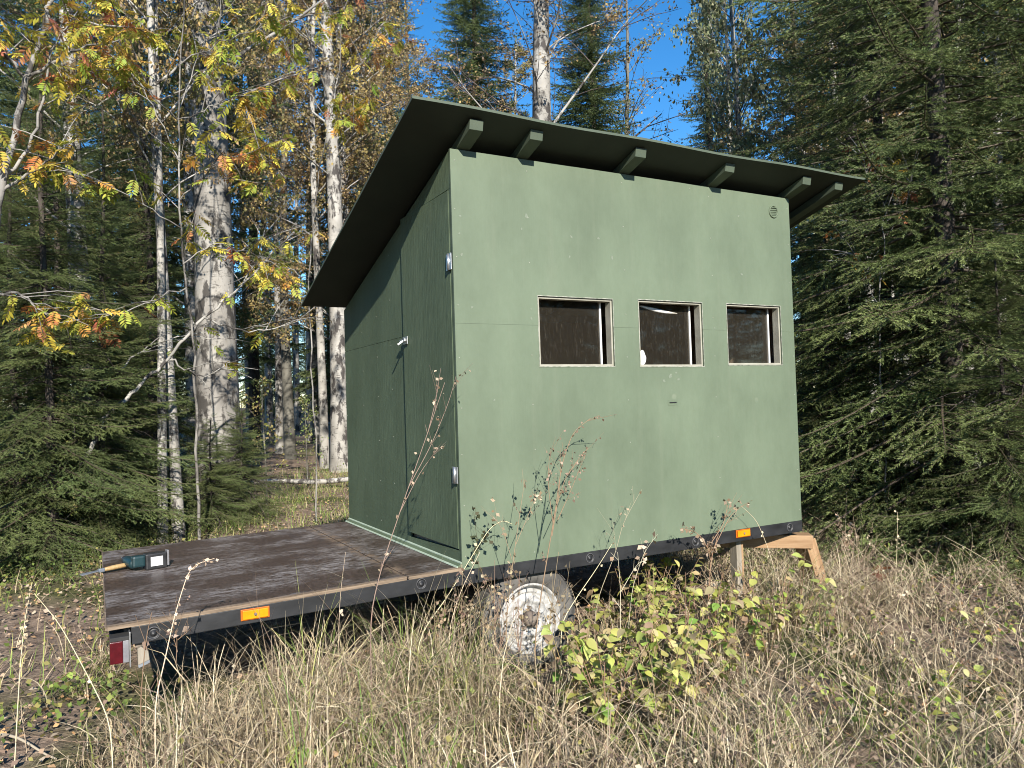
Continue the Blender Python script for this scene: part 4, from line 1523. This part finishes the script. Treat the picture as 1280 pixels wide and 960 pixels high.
# fallen birch pole behind the trailer and dead sticks
p0, p1 = gpix(303, 604, 0.17), gpix(445, 599, 0.15)
A = Acc()
mid = Vector((p0 + p1) / 2)
A.tube(np.array([np.array(p0 + (p1 - p0) * t + Vector((0, 0, 0.02 * math.sin(t * 7)))) - np.array(mid) for t in np.linspace(0, 1.35, 12)]), np.linspace(0.036, 0.048, 12), 8)
po = link('birch_pole', mesh('birch_pole', *A.arrays()[:2], M['birch'], True))
po.location = mid
tag(po, 'pale fallen birch pole lying in the grass behind the trailer', 'pole')
for i, (a, b, lab) in enumerate((((2, 918), (70, 945), 'pale dry stick lying in the grass by the tall seed stem'), ((225, 645), (292, 652), 'dry twig lying in front of the old birch'), ((1245, 960), (1275, 905), 'bent pale dry stick standing out of the tangled weeds'), ((1000, 650), (1075, 690), 'thin grey stick leaning behind the timber prop'))):
    q0, q1 = gpix(*a, 0.03), gpix(*b, 0.04)
    if i == 2:
        q1 = on_y(b[0], b[1], q0.y + 0.02)
    P = np.array([np.array(q0 + (q1 - q0) * t + Vector((0, 0, 0.012 * math.sin(t * 5 + i)))) for t in np.linspace(0, 1, 7)])
    c = P.mean(0)
    A = Acc()
    A.tube(P - c, np.linspace(0.007, 0.004, 7), 6, (0.42, 0.36, 0.27))
    o = A.obj('dry_stick', M['weedstem'], None, True)
    o.location = c
    tag(o, lab, 'stick')


# ------------------------------------------------------------------ grass and ground cover
def blades(x, y, ln, wd, lean, bend, cols, r_, zb=None, seg=5):
    n = len(x)
    az = r_.uniform(0, 2 * np.pi, n)
    bz = az + r_.normal(0, 0.6, n)
    th0 = lean
    tk = r_.uniform(0.25, 0.85, n)
    kink = np.where(r_.random(n) < 0.35, r_.uniform(0.5, 1.7, n), 0.0)
    pts = np.zeros((n, seg + 1, 3))
    pts[:, 0, 0], pts[:, 0, 1] = x, y
    pts[:, 0, 2] = (ground(x, y) if zb is None else zb) - 0.01
    for k in range(seg):
        t = (k + 0.5) / seg
        th = th0 + bend * t ** 1.4 + kink * (t > tk)
        a = az * (1 - t) + bz * t
        st = (ln / seg)[:, None] * np.stack([np.sin(th) * np.cos(a), np.sin(th) * np.sin(a), np.cos(th)], 1)
        pts[:, k + 1] = pts[:, k] + st
    g0 = ground(pts[:, :, 0], pts[:, :, 1])
    if zb is None:
        pts[:, 1:, 2] = np.maximum(pts[:, 1:, 2], g0[:, 1:] + 0.012)
    sd = np.stack([-np.sin(az), np.cos(az), r_.normal(0, 0.5, n)], 1)
    sd /= np.linalg.norm(sd, axis=1)[:, None]
    wt = 1 - 0.92 * np.linspace(0, 1, seg + 1) ** 1.6
    off = sd[:, None, :] * (wd[:, None] * wt[None, :] / 2)[:, :, None]
    V = np.stack([pts - off, pts + off], 2).reshape(-1, 3)
    base = (np.arange(n) * (seg + 1) * 2)[:, None]
    k = np.arange(seg)[None, :] * 2
    b = base + k
    F = np.stack([b, b + 1, b + 3, b + 2], -1).reshape(-1, 4)
    K = np.repeat(cols, (seg + 1) * 2, axis=0)
    return V, F, K


def density(x, y):
    d = np.ones_like(x)
    cam_d = np.hypot(x - CAM.x, y - CAM.y)
    d[cam_d < 1.5] = 0
    under = (x > -1.50) & (x < 2.42) & (y > 0.16) & (y < 1.80)
    d[under] = 0.02
    wheel_ = (np.abs(x - 0.415) < 0.30) & (y > -0.02) & (y < 0.22)
    d[wheel_] = 0
    lit = (x < -1.62 + 0.25 * vnoise(y, x, 2.0, 3.0)) & (y > -0.75)
    d[lit] *= 0.10
    back = (y > 1.85) & (x < 2.6)
    d[back] *= 0.30
    d *= np.clip(1.25 - cam_d / 11.0, 0.08, 1)
    d[(x > 0.15) & (x < 2.1) & (y > -1.0) & (y < -0.05)] *= 0.6
    d[(x > 1.2) & (y < 0.6)] *= 0.5
    d *= np.clip(0.75 + 0.9 * vnoise(x, y, 2.4, 9.0), 0.12, 1.3)
    d[(x > -1.38) & (x < 0.05) & (y > -0.40) & (y < 0.10)] = 1.9
    d[(x > 1.80) & (x < 2.9) & (y > -0.35) & (y < 0.3)] = 1.4
    return d


def scatter(n, x0, x1, y0, y1, r_, dens=density):
    X_ = r_.uniform(x0, x1, n * 9)
    Y_ = r_.uniform(y0, y1, n * 9)
    k = r_.random(n * 9) < dens(X_, Y_) / 1.9
    return X_[k][:n], Y_[k][:n]


STRAW = np.array([(0.60, 0.50, 0.32), (0.70, 0.61, 0.43), (0.50, 0.41, 0.26), (0.40, 0.31, 0.20), (0.30, 0.225, 0.165), (0.55, 0.46, 0.33)])
GREENS = np.array([(0.16, 0.25, 0.06), (0.23, 0.33, 0.08), (0.33, 0.37, 0.11), (0.42, 0.41, 0.15)])


def gcols(n, x, y, pg, r_):
    c = STRAW[r_.integers(0, len(STRAW), n)]
    gmask = r_.random(n) < np.clip(pg + 0.34 * vnoise(x, y, 1.6, 5.0), 0.0, 0.9)
    c = np.where(gmask[:, None], GREENS[r_.integers(0, len(GREENS), n)], c)
    # the right-hand side is greyer, made of dead herb stems
    gr = np.clip((x - 0.6) / 2.0, 0, 0.75)[:, None] * (r_.random(n)[:, None] * 0.9)
    c = c * (1 - gr) + np.array((0.46, 0.385, 0.275)) * gr
    return c * r_.uniform(0.75, 1.2, n)[:, None]


G = Acc()
# standing, arching dry blades, most of them in tufts
cx_, cy_ = scatter(1700, -3.4, 7.0, -2.4, 5.0, rng)
kk = rng.integers(8, 42, len(cx_))
rr_ = np.repeat(rng.uniform(0.015, 0.075, len(cx_)), kk)
x = np.repeat(cx_, kk) + rng.normal(0, 1, kk.sum()) * rr_
y = np.repeat(cy_, kk) + rng.normal(0, 1, kk.sum()) * rr_
tuft_h = np.repeat(rng.uniform(0.55, 1.2, len(cx_)), kk)
tuft_c = np.repeat(rng.uniform(0.65, 1.15, len(cx_)), kk)
x2, y2 = scatter(9000, -3.4, 7.0, -2.4, 5.0, rng)
x, y = np.concatenate([x, x2]), np.concatenate([y, y2])
tuft_h = np.concatenate([tuft_h, np.full(len(x2), 0.8)])
tuft_c = np.concatenate([tuft_c, np.ones(len(x2))])
keep = density(x, y) > 0.03
x, y, tuft_h, tuft_c = x[keep], y[keep], tuft_h[keep], tuft_c[keep]
n = len(x)
tall = np.clip(0.33 + 0.15 * vnoise(x, y, 1.9, 2.0) + 0.14 * ((x > -1.45) & (x < 2.4) & (y < 0.1) & (y > -0.75)), 0.15, 0.62)
tall[(x > 0.15) & (x < 2.1) & (y > -1.0) & (y < -0.05)] *= 0.62
tall[(x > 1.6)] *= 0.72
tall[(x > 1.75) & (x < 3.2) & (y > -0.45) & (y < 0.6)] = 0.46
tall[(x > -1.45) & (x < 0.1) & (y > -0.5) & (y < 0.12)] = 0.60
tall[(x < -1.5) & (y > -0.7)] *= 0.55
tall[(y > 1.85) & (x < 2.6)] *= 0.55
G.add(*blades(x, y, tall * tuft_h * rng.uniform(0.45, 1.25, n), rng.uniform(0.003, 0.0072, n), rng.uniform(0.0, 0.6, n), rng.uniform(0.3, 2.5, n), gcols(n, x, y, 0.13, rng) * tuft_c[:, None], rng))
# matted layer
x, y = scatter(34000, -3.6, 7.5, -2.6, 6.0, rng)
n = len(x)
G.add(*blades(x, y, rng.uniform(0.12, 0.34, n), rng.uniform(0.003, 0.006, n), rng.uniform(0.9, 1.45, n), rng.uniform(-0.2, 0.5, n), gcols(n, x, y, 0.10, rng) * rng.uniform(0.35, 0.85, n)[:, None], rng, seg=4))
gd = G.obj('dry_grass', M['grass'])
tag(gd, 'tangled straw-coloured dry grass around the trailer', 'grass', kind='stuff')


def back_d(x, y):
    d = np.ones_like(x)
    d[(x > -1.5) & (x < 2.5) & (y < 1.95)] = 0
    d *= np.clip(0.7 + 0.9 * vnoise(x, y, 1.1, 2.0), 0.10, 1.3)
    d[(x < -1.2) & (y < 4.5)] *= 0.35
    return d * np.clip(1.4 - np.hypot(x - CAM.x, y - CAM.y) / 22, 0.05, 1)


G = Acc()
x, y = scatter(24000, -4, 7, 1.2, 12, rng, back_d)
n = len(x)
cc = GREENS[rng.integers(0, 4, n)] * rng.uniform(0.6, 1.2, n)[:, None]
st_ = rng.random(n) < 0.28
cc = np.where(st_[:, None], STRAW[rng.integers(0, 6, n)] * 0.95, cc)
G.add(*blades(x, y, rng.uniform(0.08, 0.30, n), rng.uniform(0.004, 0.009, n), rng.uniform(0, 0.7, n), rng.uniform(0.2, 1.9, n), cc, rng, seg=4))
o = G.obj('green_grass', M['grass'])
tag(o, 'short green and fading grass between the trailer and the forest edge', 'grass', kind='stuff')

# low broad-leaved herbs
def herb_d(x, y):
    d = np.clip(0.32 + 0.9 * vnoise(x, y, 1.7, 11.0), 0.03, 1.3)
    d[(x > -1.5) & (x < 2.45) & (y > 0.1) & (y < 1.9)] = 0.02
    d[np.hypot(x - CAM.x, y - CAM.y) < 1.6] = 0
    d[(x < -1.6) & (y > -0.6) & (y < 3.5)] *= 0.35
    d[(np.hypot(x + 1.75, y - 0.75) < 0.32) | (np.hypot(x + 2.35, y - 4.6) < 0.8)] = 1.6
    return d * np.clip(1.3 - np.hypot(x - CAM.x, y - CAM.y) / 16, 0.05, 1)


G = Acc()
x, y = scatter(15000, -4.5, 8, -2.4, 12, rng, herb_d)
n = len(x)
hz = np.abs(rng.normal(0, 0.09, n)) + 0.015
cl = np.array([(0.16, 0.25, 0.06), (0.24, 0.31, 0.08), (0.11, 0.18, 0.05), (0.36, 0.35, 0.11)])
V, F, K = leaf_quads(np.stack([x, y, ground(x, y) + hz], 1), 0.032, rng, cl, hang=-0.2)
G.add(V, F, K)
o = G.obj('green_herbs', M['leaves'])
tag(o, 'small green herb leaves growing low among the dry grass', 'herbs', kind='stuff')


# fallen leaves
def lit_d(x, y):
    d = np.clip(0.55 + 0.5 * vnoise(x, y, 1.3, 6.0), 0.1, 1.2)
    d[(x < -1.5) & (y > -0.8)] *= 1.6
    d[(x > -0.5) & (x < 3) & (y > 0.1) & (y < 2.0)] *= 1.1
    d[np.hypot(x - CAM.x, y - CAM.y) < 1.2] = 0
    return d * np.clip(1.4 - np.hypot(x - CAM.x, y - CAM.y) / 16, 0.05, 1)


G = Acc()
x, y = scatter(26000, -5, 8.5, -2.5, 13, rng, lit_d)
n = len(x)
P = np.stack([x, y, ground(x, y) + 0.008 + np.abs(rng.normal(0, 0.018, n))], 1)
a = rng.uniform(0, 6.283, n)
d = np.stack([np.cos(a), np.sin(a), rng.normal(0, 0.3, n)], 1)
b = np.stack([-np.sin(a), np.cos(a), rng.normal(0, 0.35, n)], 1)
s = rng.uniform(0.016, 0.042, n)[:, None]
up_ = np.array([0, 0, 1.0])
V = np.stack([P, P + d * s * 0.45 + b * s * 0.38 + up_ * s * 0.15, P + d * s + up_ * s * 0.1, P + d * s * 0.45 - b * s * 0.38 + up_ * s * 0.15], 1).reshape(-1, 3)
lc = np.array([(0.36, 0.25, 0.18), (0.48, 0.34, 0.23), (0.52, 0.33, 0.18), (0.24, 0.17, 0.13), (0.56, 0.32, 0.15), (0.44, 0.36, 0.26), (0.36, 0.28, 0.21)])
K = lc[rng.integers(0, len(lc), n)] * rng.uniform(0.7, 1.2, n)[:, None]
G.add(V, np.arange(4 * n).reshape(-1, 4), np.repeat(K, 4, axis=0))
o = G.obj('fallen_leaves', M['litter'])
tag(o, 'brown and orange fallen leaves strewn over the ground', 'fallen leaves', kind='stuff')

# tangle of dead herb stems with shrivelled leaf scraps
G = Acc()


def stem_d(x, y):
    d = density(x, y)
    d *= np.clip(0.35 + 0.3 * (x + 0.5), 0.15, 1.2)
    return d


x, y = scatter(3000, -2.5, 6.5, -2.4, 3.5, rng, stem_d)
for i in range(len(x)):
    r = rnd
    h = r.uniform(0.16, 0.46)
    a = r.uniform(0, 6.28)
    le = r.uniform(0.1, 1.3)
    P = []
    for t in np.linspace(0, 1, 6):
        th = le + 1.1 * t * math.sin(i * 1.7)
        P.append((x[i] + h * t * math.sin(th) * math.cos(a + 1.6 * t * math.sin(i)), y[i] + h * t * math.sin(th) * math.sin(a + 1.6 * t * math.sin(i)), 0))
    P = np.array(P)
    P[:, 2] = ground(x[i], y[i]) - 0.01 + h * np.linspace(0, 1, 6) * math.cos(le * 0.8)
    c = np.array(((0.36, 0.28, 0.20), (0.47, 0.39, 0.27), (0.24, 0.17, 0.125), (0.54, 0.46, 0.32))[i % 4])
    G.tube(P, np.linspace(0.0022, 0.0010, 6), 3, c)
    m_ = 9
    t = rng.random(m_) * 4.99
    k = t.astype(int)
    Q = P[k] + (P[k + 1] - P[k]) * (t - k)[:, None]
    G.add(*leaf_quads(Q, 0.019, rng, [c * 0.7, c * 0.45, (0.20, 0.15, 0.11)], 0.6))
o = G.obj('dead_stems', M['weedstem'])
tag(o, 'tangle of thin grey-brown dead herb stems in the dry grass', 'dead stems', kind='stuff')


# ------------------------------------------------------------------ tall dried weeds one can pick out
def weed(name, paths, label, cat, col=(0.26, 0.17, 0.11), r0=0.004, seeds=40, seed=0, size=0.022, scol=None, side=5, group=None):
    """main stem and side stems through given 3D points; shrivelled seed scraps along the upper part"""
    r = random.Random(seed)
    g_ = np.random.default_rng(seed + 900)
    b = np.array(paths[0][0])
    r0 = r0 * (0.72 if name == 'dried_weed' else 0.85)
    t = empty(name, b, label, cat, group)
    st = Acc()
    sd = Acc()
    LPs = []
    for i, P in enumerate(paths):
        P = np.array([np.array(p) for p in P])
        k = np.linspace(0, len(P) - 1, 5 * (len(P) - 1) + 1)
        Q = np.stack([np.interp(k, np.arange(len(P)), P[:, c]) for c in range(3)], 1)
        for _ in range(3):
            Q[1:-1] = (Q[:-2] + 2 * Q[1:-1] + Q[2:]) / 4
        Q = Q - b
        ra = r0 if i == 0 else r0 * 0.6
        st.tube(Q, np.linspace(ra, ra * 0.35, len(Q)), 5, col)
        LPs.append(Q[int(len(Q) * 0.30):])
        for _ in range(side):
            u = r.uniform(0.35, 1) * (len(Q) - 1)
            a = min(int(u), len(Q) - 2)
            p = Q[a]
            e = (Q[a + 1] - Q[a])
            e = e / (np.linalg.norm(e) + 1e-9) + np.array([r.uniform(-1, 1), r.uniform(-0.8, 0.8), r.uniform(-0.3, 0.5)]) * 0.8
            l = r.uniform(0.03, 0.11)
            T = np.array([p, p + e * l * 0.5, p + e * l])
            st.tube(T, [ra * 0.4, ra * 0.35, ra * 0.2], 3, col)
            LPs.append(T)
    st.obj('stem', M['weedstem'], t, True)
    if seeds:
        pts = []
        for q in range(seeds):
            T = LPs[r.randrange(len(LPs))]
            u = r.uniform(0.2, 1) * (len(T) - 1)
            a = min(int(u), len(T) - 2)
            pts.append(T[a] + (T[a + 1] - T[a]) * (u - a) + g_.normal(0, 0.006, 3))
        sd.add(*leaf_quads(np.array(pts), size, g_, scol or [(0.30, 0.21, 0.16), (0.40, 0.31, 0.24), (0.20, 0.13, 0.09)], 0.5))
        o_ = sd.obj('seed_heads', M['weedstem'], t)
        o_['kind'] = 'stuff'
    return t


def WP(yp, *pts):
    """stem through photo pixels in the upright plane y = yp, rooted in the ground below its first point"""
    P = [on_y(p[0], p[1], yp + (p[2] if len(p) > 2 else 0)) for p in pts]
    f = P[0].copy()
    f.z = ground(f.x, f.y) - 0.02
    if f.z < P[0].z - 0.02:
        P = [f] + P
    return P


def WB(yp, *pts):
    return [on_y(p[0], p[1], yp + (p[2] if len(p) > 2 else 0)) for p in pts]


weed('dried_weed', [WP(-0.22, (462, 770), (478, 705), (505, 625), (535, 540), (556, 478)), WB(-0.22, (510, 610), (540, 555), (562, 500), (570, 470)), WB(-0.22, (535, 540), (545, 500), (551, 460)), WB(-0.22, (500, 640), (525, 590), (548, 560))],
     'tall dried weed leaning across the green door', 'weed', (0.30, 0.23, 0.17), 0.0045, 60, 1, 0.018)
weed('dried_weed', [WP(-0.24, (668, 800), (680, 720), (694, 640), (702, 580), (716, 540), (738, 523)), WB(-0.24, (694, 640), (705, 600), (722, 575), (735, 560)), WB(-0.24, (692, 660), (684, 600), (688, 560)), WB(-0.24, (690, 670), (700, 610), (701, 560)), WB(-0.24, (697, 650), (715, 610), (733, 565))],
     'tallest reddish dried weed standing before the hut wall above the wheel', 'weed', (0.27, 0.17, 0.12), 0.005, 130, 2, 0.018)
weed('dried_weed', [WP(-0.20, (632, 780), (640, 710), (650, 640), (656, 600)), WB(-0.20, (645, 680), (662, 640), (668, 625)), WB(-0.2, (640, 700), (628, 660), (612, 640))],
     'shorter dried weed beside the tallest reddish one, nearer the door', 'weed', (0.32, 0.22, 0.16), 0.004, 60, 3, 0.024)
weed('dried_weed', [WP(-0.10, (598, 720), (597, 680), (592, 640)), WB(-0.10, (598, 690), (606, 665))], 'small dark-leaved weed at the near hut corner', 'weed', (0.07, 0.06, 0.035), 0.003, 26, 4, 0.03, [(0.035, 0.045, 0.02), (0.06, 0.06, 0.03)])
weed('dried_weed', [WP(-0.20, (742, 760), (770, 690), (778, 655), (802, 612)), WB(-0.20, (770, 690), (766, 650))], 'thin bent weed stem before the middle of the hut wall', 'weed', (0.33, 0.27, 0.20), 0.003, 10, 5, 0.02)
weed('dried_weed', [WP(-0.16, (885, 760), (888, 700), (898, 668)), WB(-0.16, (888, 700), (884, 680)), WB(-0.16, (890, 690), (912, 645), (928, 632)), WB(-0.16, (888, 680), (905, 655), (911, 623)), WB(-0.16, (888, 690), (872, 665), (850, 660))],
     'brown curled weed before the rail, near the amber reflector', 'weed', (0.30, 0.18, 0.12), 0.006, 90, 6, 0.028)
weed('dried_weed', [WP(-0.28, (775, 790), (776, 740), (772, 690)), WB(-0.28, (776, 740), (796, 705), (806, 700)), WB(-0.28, (785, 790), (790, 735), (805, 690), (822, 668))], 'pale forked dead stems before the rail beside the yellow bush', 'weed', (0.50, 0.44, 0.34), 0.004, 24, 7, 0.03)
weed('dried_weed', [WP(0.55, (1052, 740), (1056, 690), (1058, 615)), WB(0.55, (1056, 690), (1068, 655)), WB(0.55, (1056, 680), (1046, 640))], 'brown weed standing behind the slanting timber leg', 'weed', (0.30, 0.22, 0.17), 0.006, 110, 8, 0.03)
weed('dried_weed', [WP(0.3, (1185, 760), (1184, 690), (1190, 600)), WB(0.3, (1184, 690), (1205, 640)), WB(0.3, (1184, 680), (1170, 630))], 'tall thin straw weed before the big sunlit spruce', 'weed', (0.42, 0.34, 0.22), 0.004, 50, 9, 0.025)
weed('dried_weed', [WP(0.3, (1262, 760), (1255, 680), (1258, 615)), WB(0.3, (1255, 690), (1232, 645)), WB(0.3, (1255, 680), (1275, 640))], 'branching straw weed at the skirts of the big sunlit spruce', 'weed', (0.42, 0.34, 0.22), 0.004, 60, 10, 0.025)
weed('dried_weed', [WP(-0.35, (175, 880), (182, 800), (190, 765)), WB(-0.35, (220, 830), (222, 790), (203, 765)), WB(-0.35, (222, 800), (240, 785)), WB(-0.35, (222, 815), (214, 785))], 'small brown forked weed under the rear rail', 'weed', (0.24, 0.15, 0.10), 0.004, 14, 11, 0.03)
for i, (px, top, lab) in enumerate(((548, 742, 'rusty brown weed clump under the near hut corner'), (575, 715, 'brown shrivelled weed between the hut corner and the tyre'), (604, 728, 'brown leafy weed leaning on the tyre'), (622, 700, 'thin brown weed crossing the tyre edge'), (648, 715, 'dead brown weed standing before the wheel rim'), (690, 690, 'brown curled weed before the rail above the tyre'), (930, 735, 'dead weed before the short timber post'), (985, 745, 'dead weed before the slanting timber leg'))):
    rr2 = random.Random(500 + i)
    yp = -0.20 - 0.05 * (i % 3)
    weed('dried_weed', [WP(yp, (px, 830), (px + rr2.uniform(-6, 6), 780), (px + rr2.uniform(-12, 12), top))] + [WB(yp, (px + rr2.uniform(-3, 3), 815), (px + rr2.uniform(-14, 14), 780), (px + rr2.uniform(-26, 26), top + rr2.uniform(0, 45))) for _ in range(4)],
         lab, 'weed', (0.26, 0.19, 0.13), 0.004, 64, 50 + i, 0.022, [(0.24, 0.17, 0.11), (0.33, 0.26, 0.18), (0.15, 0.10, 0.07)], side=5)
# single tall grass stems
def stalk(path, label, seed, r0=0.0032, seeds=26, col=(0.62, 0.53, 0.36), sz=0.020):
    weed('seeding_grass', [path], label, 'grass', col, r0, seeds, seed, sz, [(0.60, 0.50, 0.34), (0.50, 0.42, 0.28)], side=0)


stalk(WP(-0.40, (193, 880), (205, 830), (218, 770), (235, 715), (248, 704), (268, 698)), 'pale seeding grass stem arching over the deck', 21)
stalk(WP(0.25, (18, 960), (24, 850), (30, 780), (40, 728)), 'tall straight pale grass stem in the leaf litter', 22, seeds=46)
stalk(WP(-0.18, (520, 800), (560, 745), (590, 695), (612, 660), (628, 650), (640, 655)), 'pale arching grass stem across the near hut corner', 23, seeds=8)
stalk(WP(-0.22, (560, 790), (575, 740), (600, 690)), 'straight pale grass stem by the near hut corner', 24, seeds=4)
stalk(WP(-0.25, (700, 780), (722, 745), (745, 712), (765, 680)), 'pale slanting grass stem beside the tyre', 25, seeds=3)
stalk(WP(-0.45, (140, 905), (110, 845), (75, 780), (43, 742)), 'thin grass stem leaning away from the tail lamp', 26, seeds=6)
stalk(WP(-0.15, (423, 800), (425, 745), (432, 690)), 'thin upright grass stem before the deck edge', 27, r0=0.002, seeds=4)
stalk(WP(-0.30, (1100, 820), (1120, 740), (1122, 640)), 'tall straw grass stem right of the timber prop', 28, seeds=20)
stalk(WP(-0.10, (975, 740), (962, 690), (946, 650), (926, 632)), 'bent pale grass stem crossing the amber reflector end of the rail', 29, seeds=3)
# grass tuft growing up at the deck edge
tf = Acc()
c0 = on_y(388, 745, -0.06)
n = 46
tf.add(*blades(np.full(n, 0.0) + rng.normal(0, 0.02, n), rng.normal(0, 0.012, n), rng.uniform(0.15, 0.85, n) * 0.95, rng.uniform(0.003, 0.005, n), rng.uniform(0, 0.3, n), rng.uniform(0.1, 0.7, n), np.concatenate([STRAW, GREENS])[rng.integers(0, 10, n)], rng, zb=np.zeros(n)))
o = tf.obj('grass_tuft', M['grass'])
o.location = (c0.x, -0.06, ground(c0.x, -0.06))
tag(o, 'tuft of green and straw grass rising past the deck edge', 'grass tuft')


# ------------------------------------------------------------------ yellow-green bushes
def ovate(seed, l, col):
    r = random.Random(seed)
    A = Acc()
    rows = [(0.0, 0.04), (0.18, 0.30), (0.42, 0.36), (0.68, 0.25), (0.88, 0.10), (1.0, 0.005)]
    V = []
    for t, w_ in rows:
        zz = -0.22 * t * t
        V += [(t * l, -w_ * l, (zz + 0.10 * w_ * 2 + r.uniform(-0.02, 0.02)) * l), (t * l, 0, zz * l), (t * l, w_ * l, (zz + 0.10 * w_ * 2 + r.uniform(-0.02, 0.02)) * l)]
    F = []
    for k in range(len(rows) - 1):
        for j in (0, 1):
            F.append((3 * k + j, 3 * k + j + 1, 3 * k + j + 4, 3 * k + j + 3))
    A.add(np.array(V), np.array(F), col)
    return A.mesh('leaf', M['leaves'])


BUSH = [ovate(80 + i, 0.066, c) for i, c in enumerate(((0.46, 0.50, 0.13), (0.56, 0.57, 0.18), (0.40, 0.47, 0.11), (0.27, 0.38, 0.08), (0.56, 0.49, 0.24), (0.50, 0.52, 0.15), (0.44, 0.45, 0.14), (0.36, 0.28, 0.17)))]
REDL = [ovate(95, 0.09, (0.36, 0.10, 0.06)), ovate(96, 0.08, (0.28, 0.12, 0.07))]


def bush(x, y, h, nst, nlf, label, group, seed, lm=BUSH, ls=1.0):
    r = random.Random(seed)
    t = empty('leafy_bush', (x, y, ground(x, y) - 0.01), label, 'bush', group)
    S = Acc()
    tips = []
    for q in range(nst):
        a = r.uniform(0, 6.28)
        sp = r.uniform(0.05, 0.24)
        hh = h * r.uniform(0.6, 1.1)
        P = np.array([(sp * u * math.cos(a) * (0.3 + 0.7 * u), sp * u * math.sin(a), hh * u) for u in np.linspace(0, 1, 6)])
        S.tube(P, np.linspace(0.0035, 0.0014, 6), 4, (0.25, 0.17, 0.10))
        tips.append(P)
    S.obj('stems', M['weedstem'], t)
    for q in range(nlf):
        P = tips[q % nst]
        u = r.uniform(1.2, 5)
        k = min(int(u), 4)
        p = P[k] + (P[k + 1] - P[k]) * (u - k)
        m4 = Matrix.Translation(Vector(p)) @ Matrix.Rotation(r.uniform(0, 6.28), 4, 'Z') @ Matrix.Rotation(R(r.uniform(-30, 45)), 4, 'Y') @ Matrix.Rotation(R(r.uniform(-35, 35)), 4, 'X') @ Matrix.Scale(ls * r.uniform(0.55, 1.15), 4)
        link('leaf', lm[r.randrange(len(lm))], t, m4)
    return t


br = random.Random(91)
for i, (px, py) in enumerate(((755, 905), (790, 890), (830, 880), (775, 850), (815, 845), (855, 850), (800, 815), (845, 815), (885, 830), (920, 835), (945, 810), (900, 800), (975, 800), (760, 930), (870, 895), (735, 880), (825, 920), (780, 800), (820, 790), (860, 790), (905, 860), (930, 790), (960, 830), (715, 905), (740, 850), (995, 790), (840, 770))):
    p = gpix(px, py)
    bush(p.x, p.y, br.uniform(0.32, 0.56), 6, 46 if px < 880 else 32, 'yellow-green leafy bush growing in the dry grass beside the wheel', 'yellow-green bushes beside the wheel', 200 + i, BUSH, 0.95)
for i, (px, py, h, nl, lab) in enumerate(((660, 925, 0.16, 10, 'low green leafy sprig before the wheel'), (380, 950, 0.15, 12, 'low yellowish sprig in the straw before the rear rail'), (1080, 915, 0.22, 9, 'sparse sprig with a round yellow leaf in the tangled weeds'), (1180, 870, 0.2, 12, 'low green sprig in the weeds before the big sunlit spruce'), (620, 830, 0.25, 12, 'yellowing sprig in the brown weeds left of the tyre'), (1030, 800, 0.22, 10, 'small yellow sprig below the timber prop'), (780, 950, 0.16, 12, 'low sprig of bright leaves at the edge of the yellow bushes'))):
    p = gpix(px, py)
    bush(p.x, p.y, h, 3, nl, lab, None, 240 + i, BUSH, 0.85)
for i in range(22):
    px, py = br.uniform(1000, 1275), br.uniform(770, 950)
    p = gpix(px, py)
    bush(p.x, p.y, br.uniform(0.10, 0.24), 2, br.randrange(4, 9), 'little yellow-green sprig poking out of the tangled weeds right of the bushes', 'little sprigs in the tangled weeds', 300 + i, BUSH, 0.75)
for i in range(12):
    px, py = br.uniform(20, 560), br.uniform(850, 955)
    p = gpix(px, py)
    bush(p.x, p.y, br.uniform(0.08, 0.16), 2, br.randrange(4, 9), 'little green sprig in the straw before the rear rail', 'little sprigs before the rear rail', 330 + i, BUSH[2:4], 0.7)
p = gpix(1125, 738)
bush(p.x, p.y, 0.16, 3, 12, 'small red-leaved sprig before the young spruce by the hut', None, 260, REDL, 1.0)
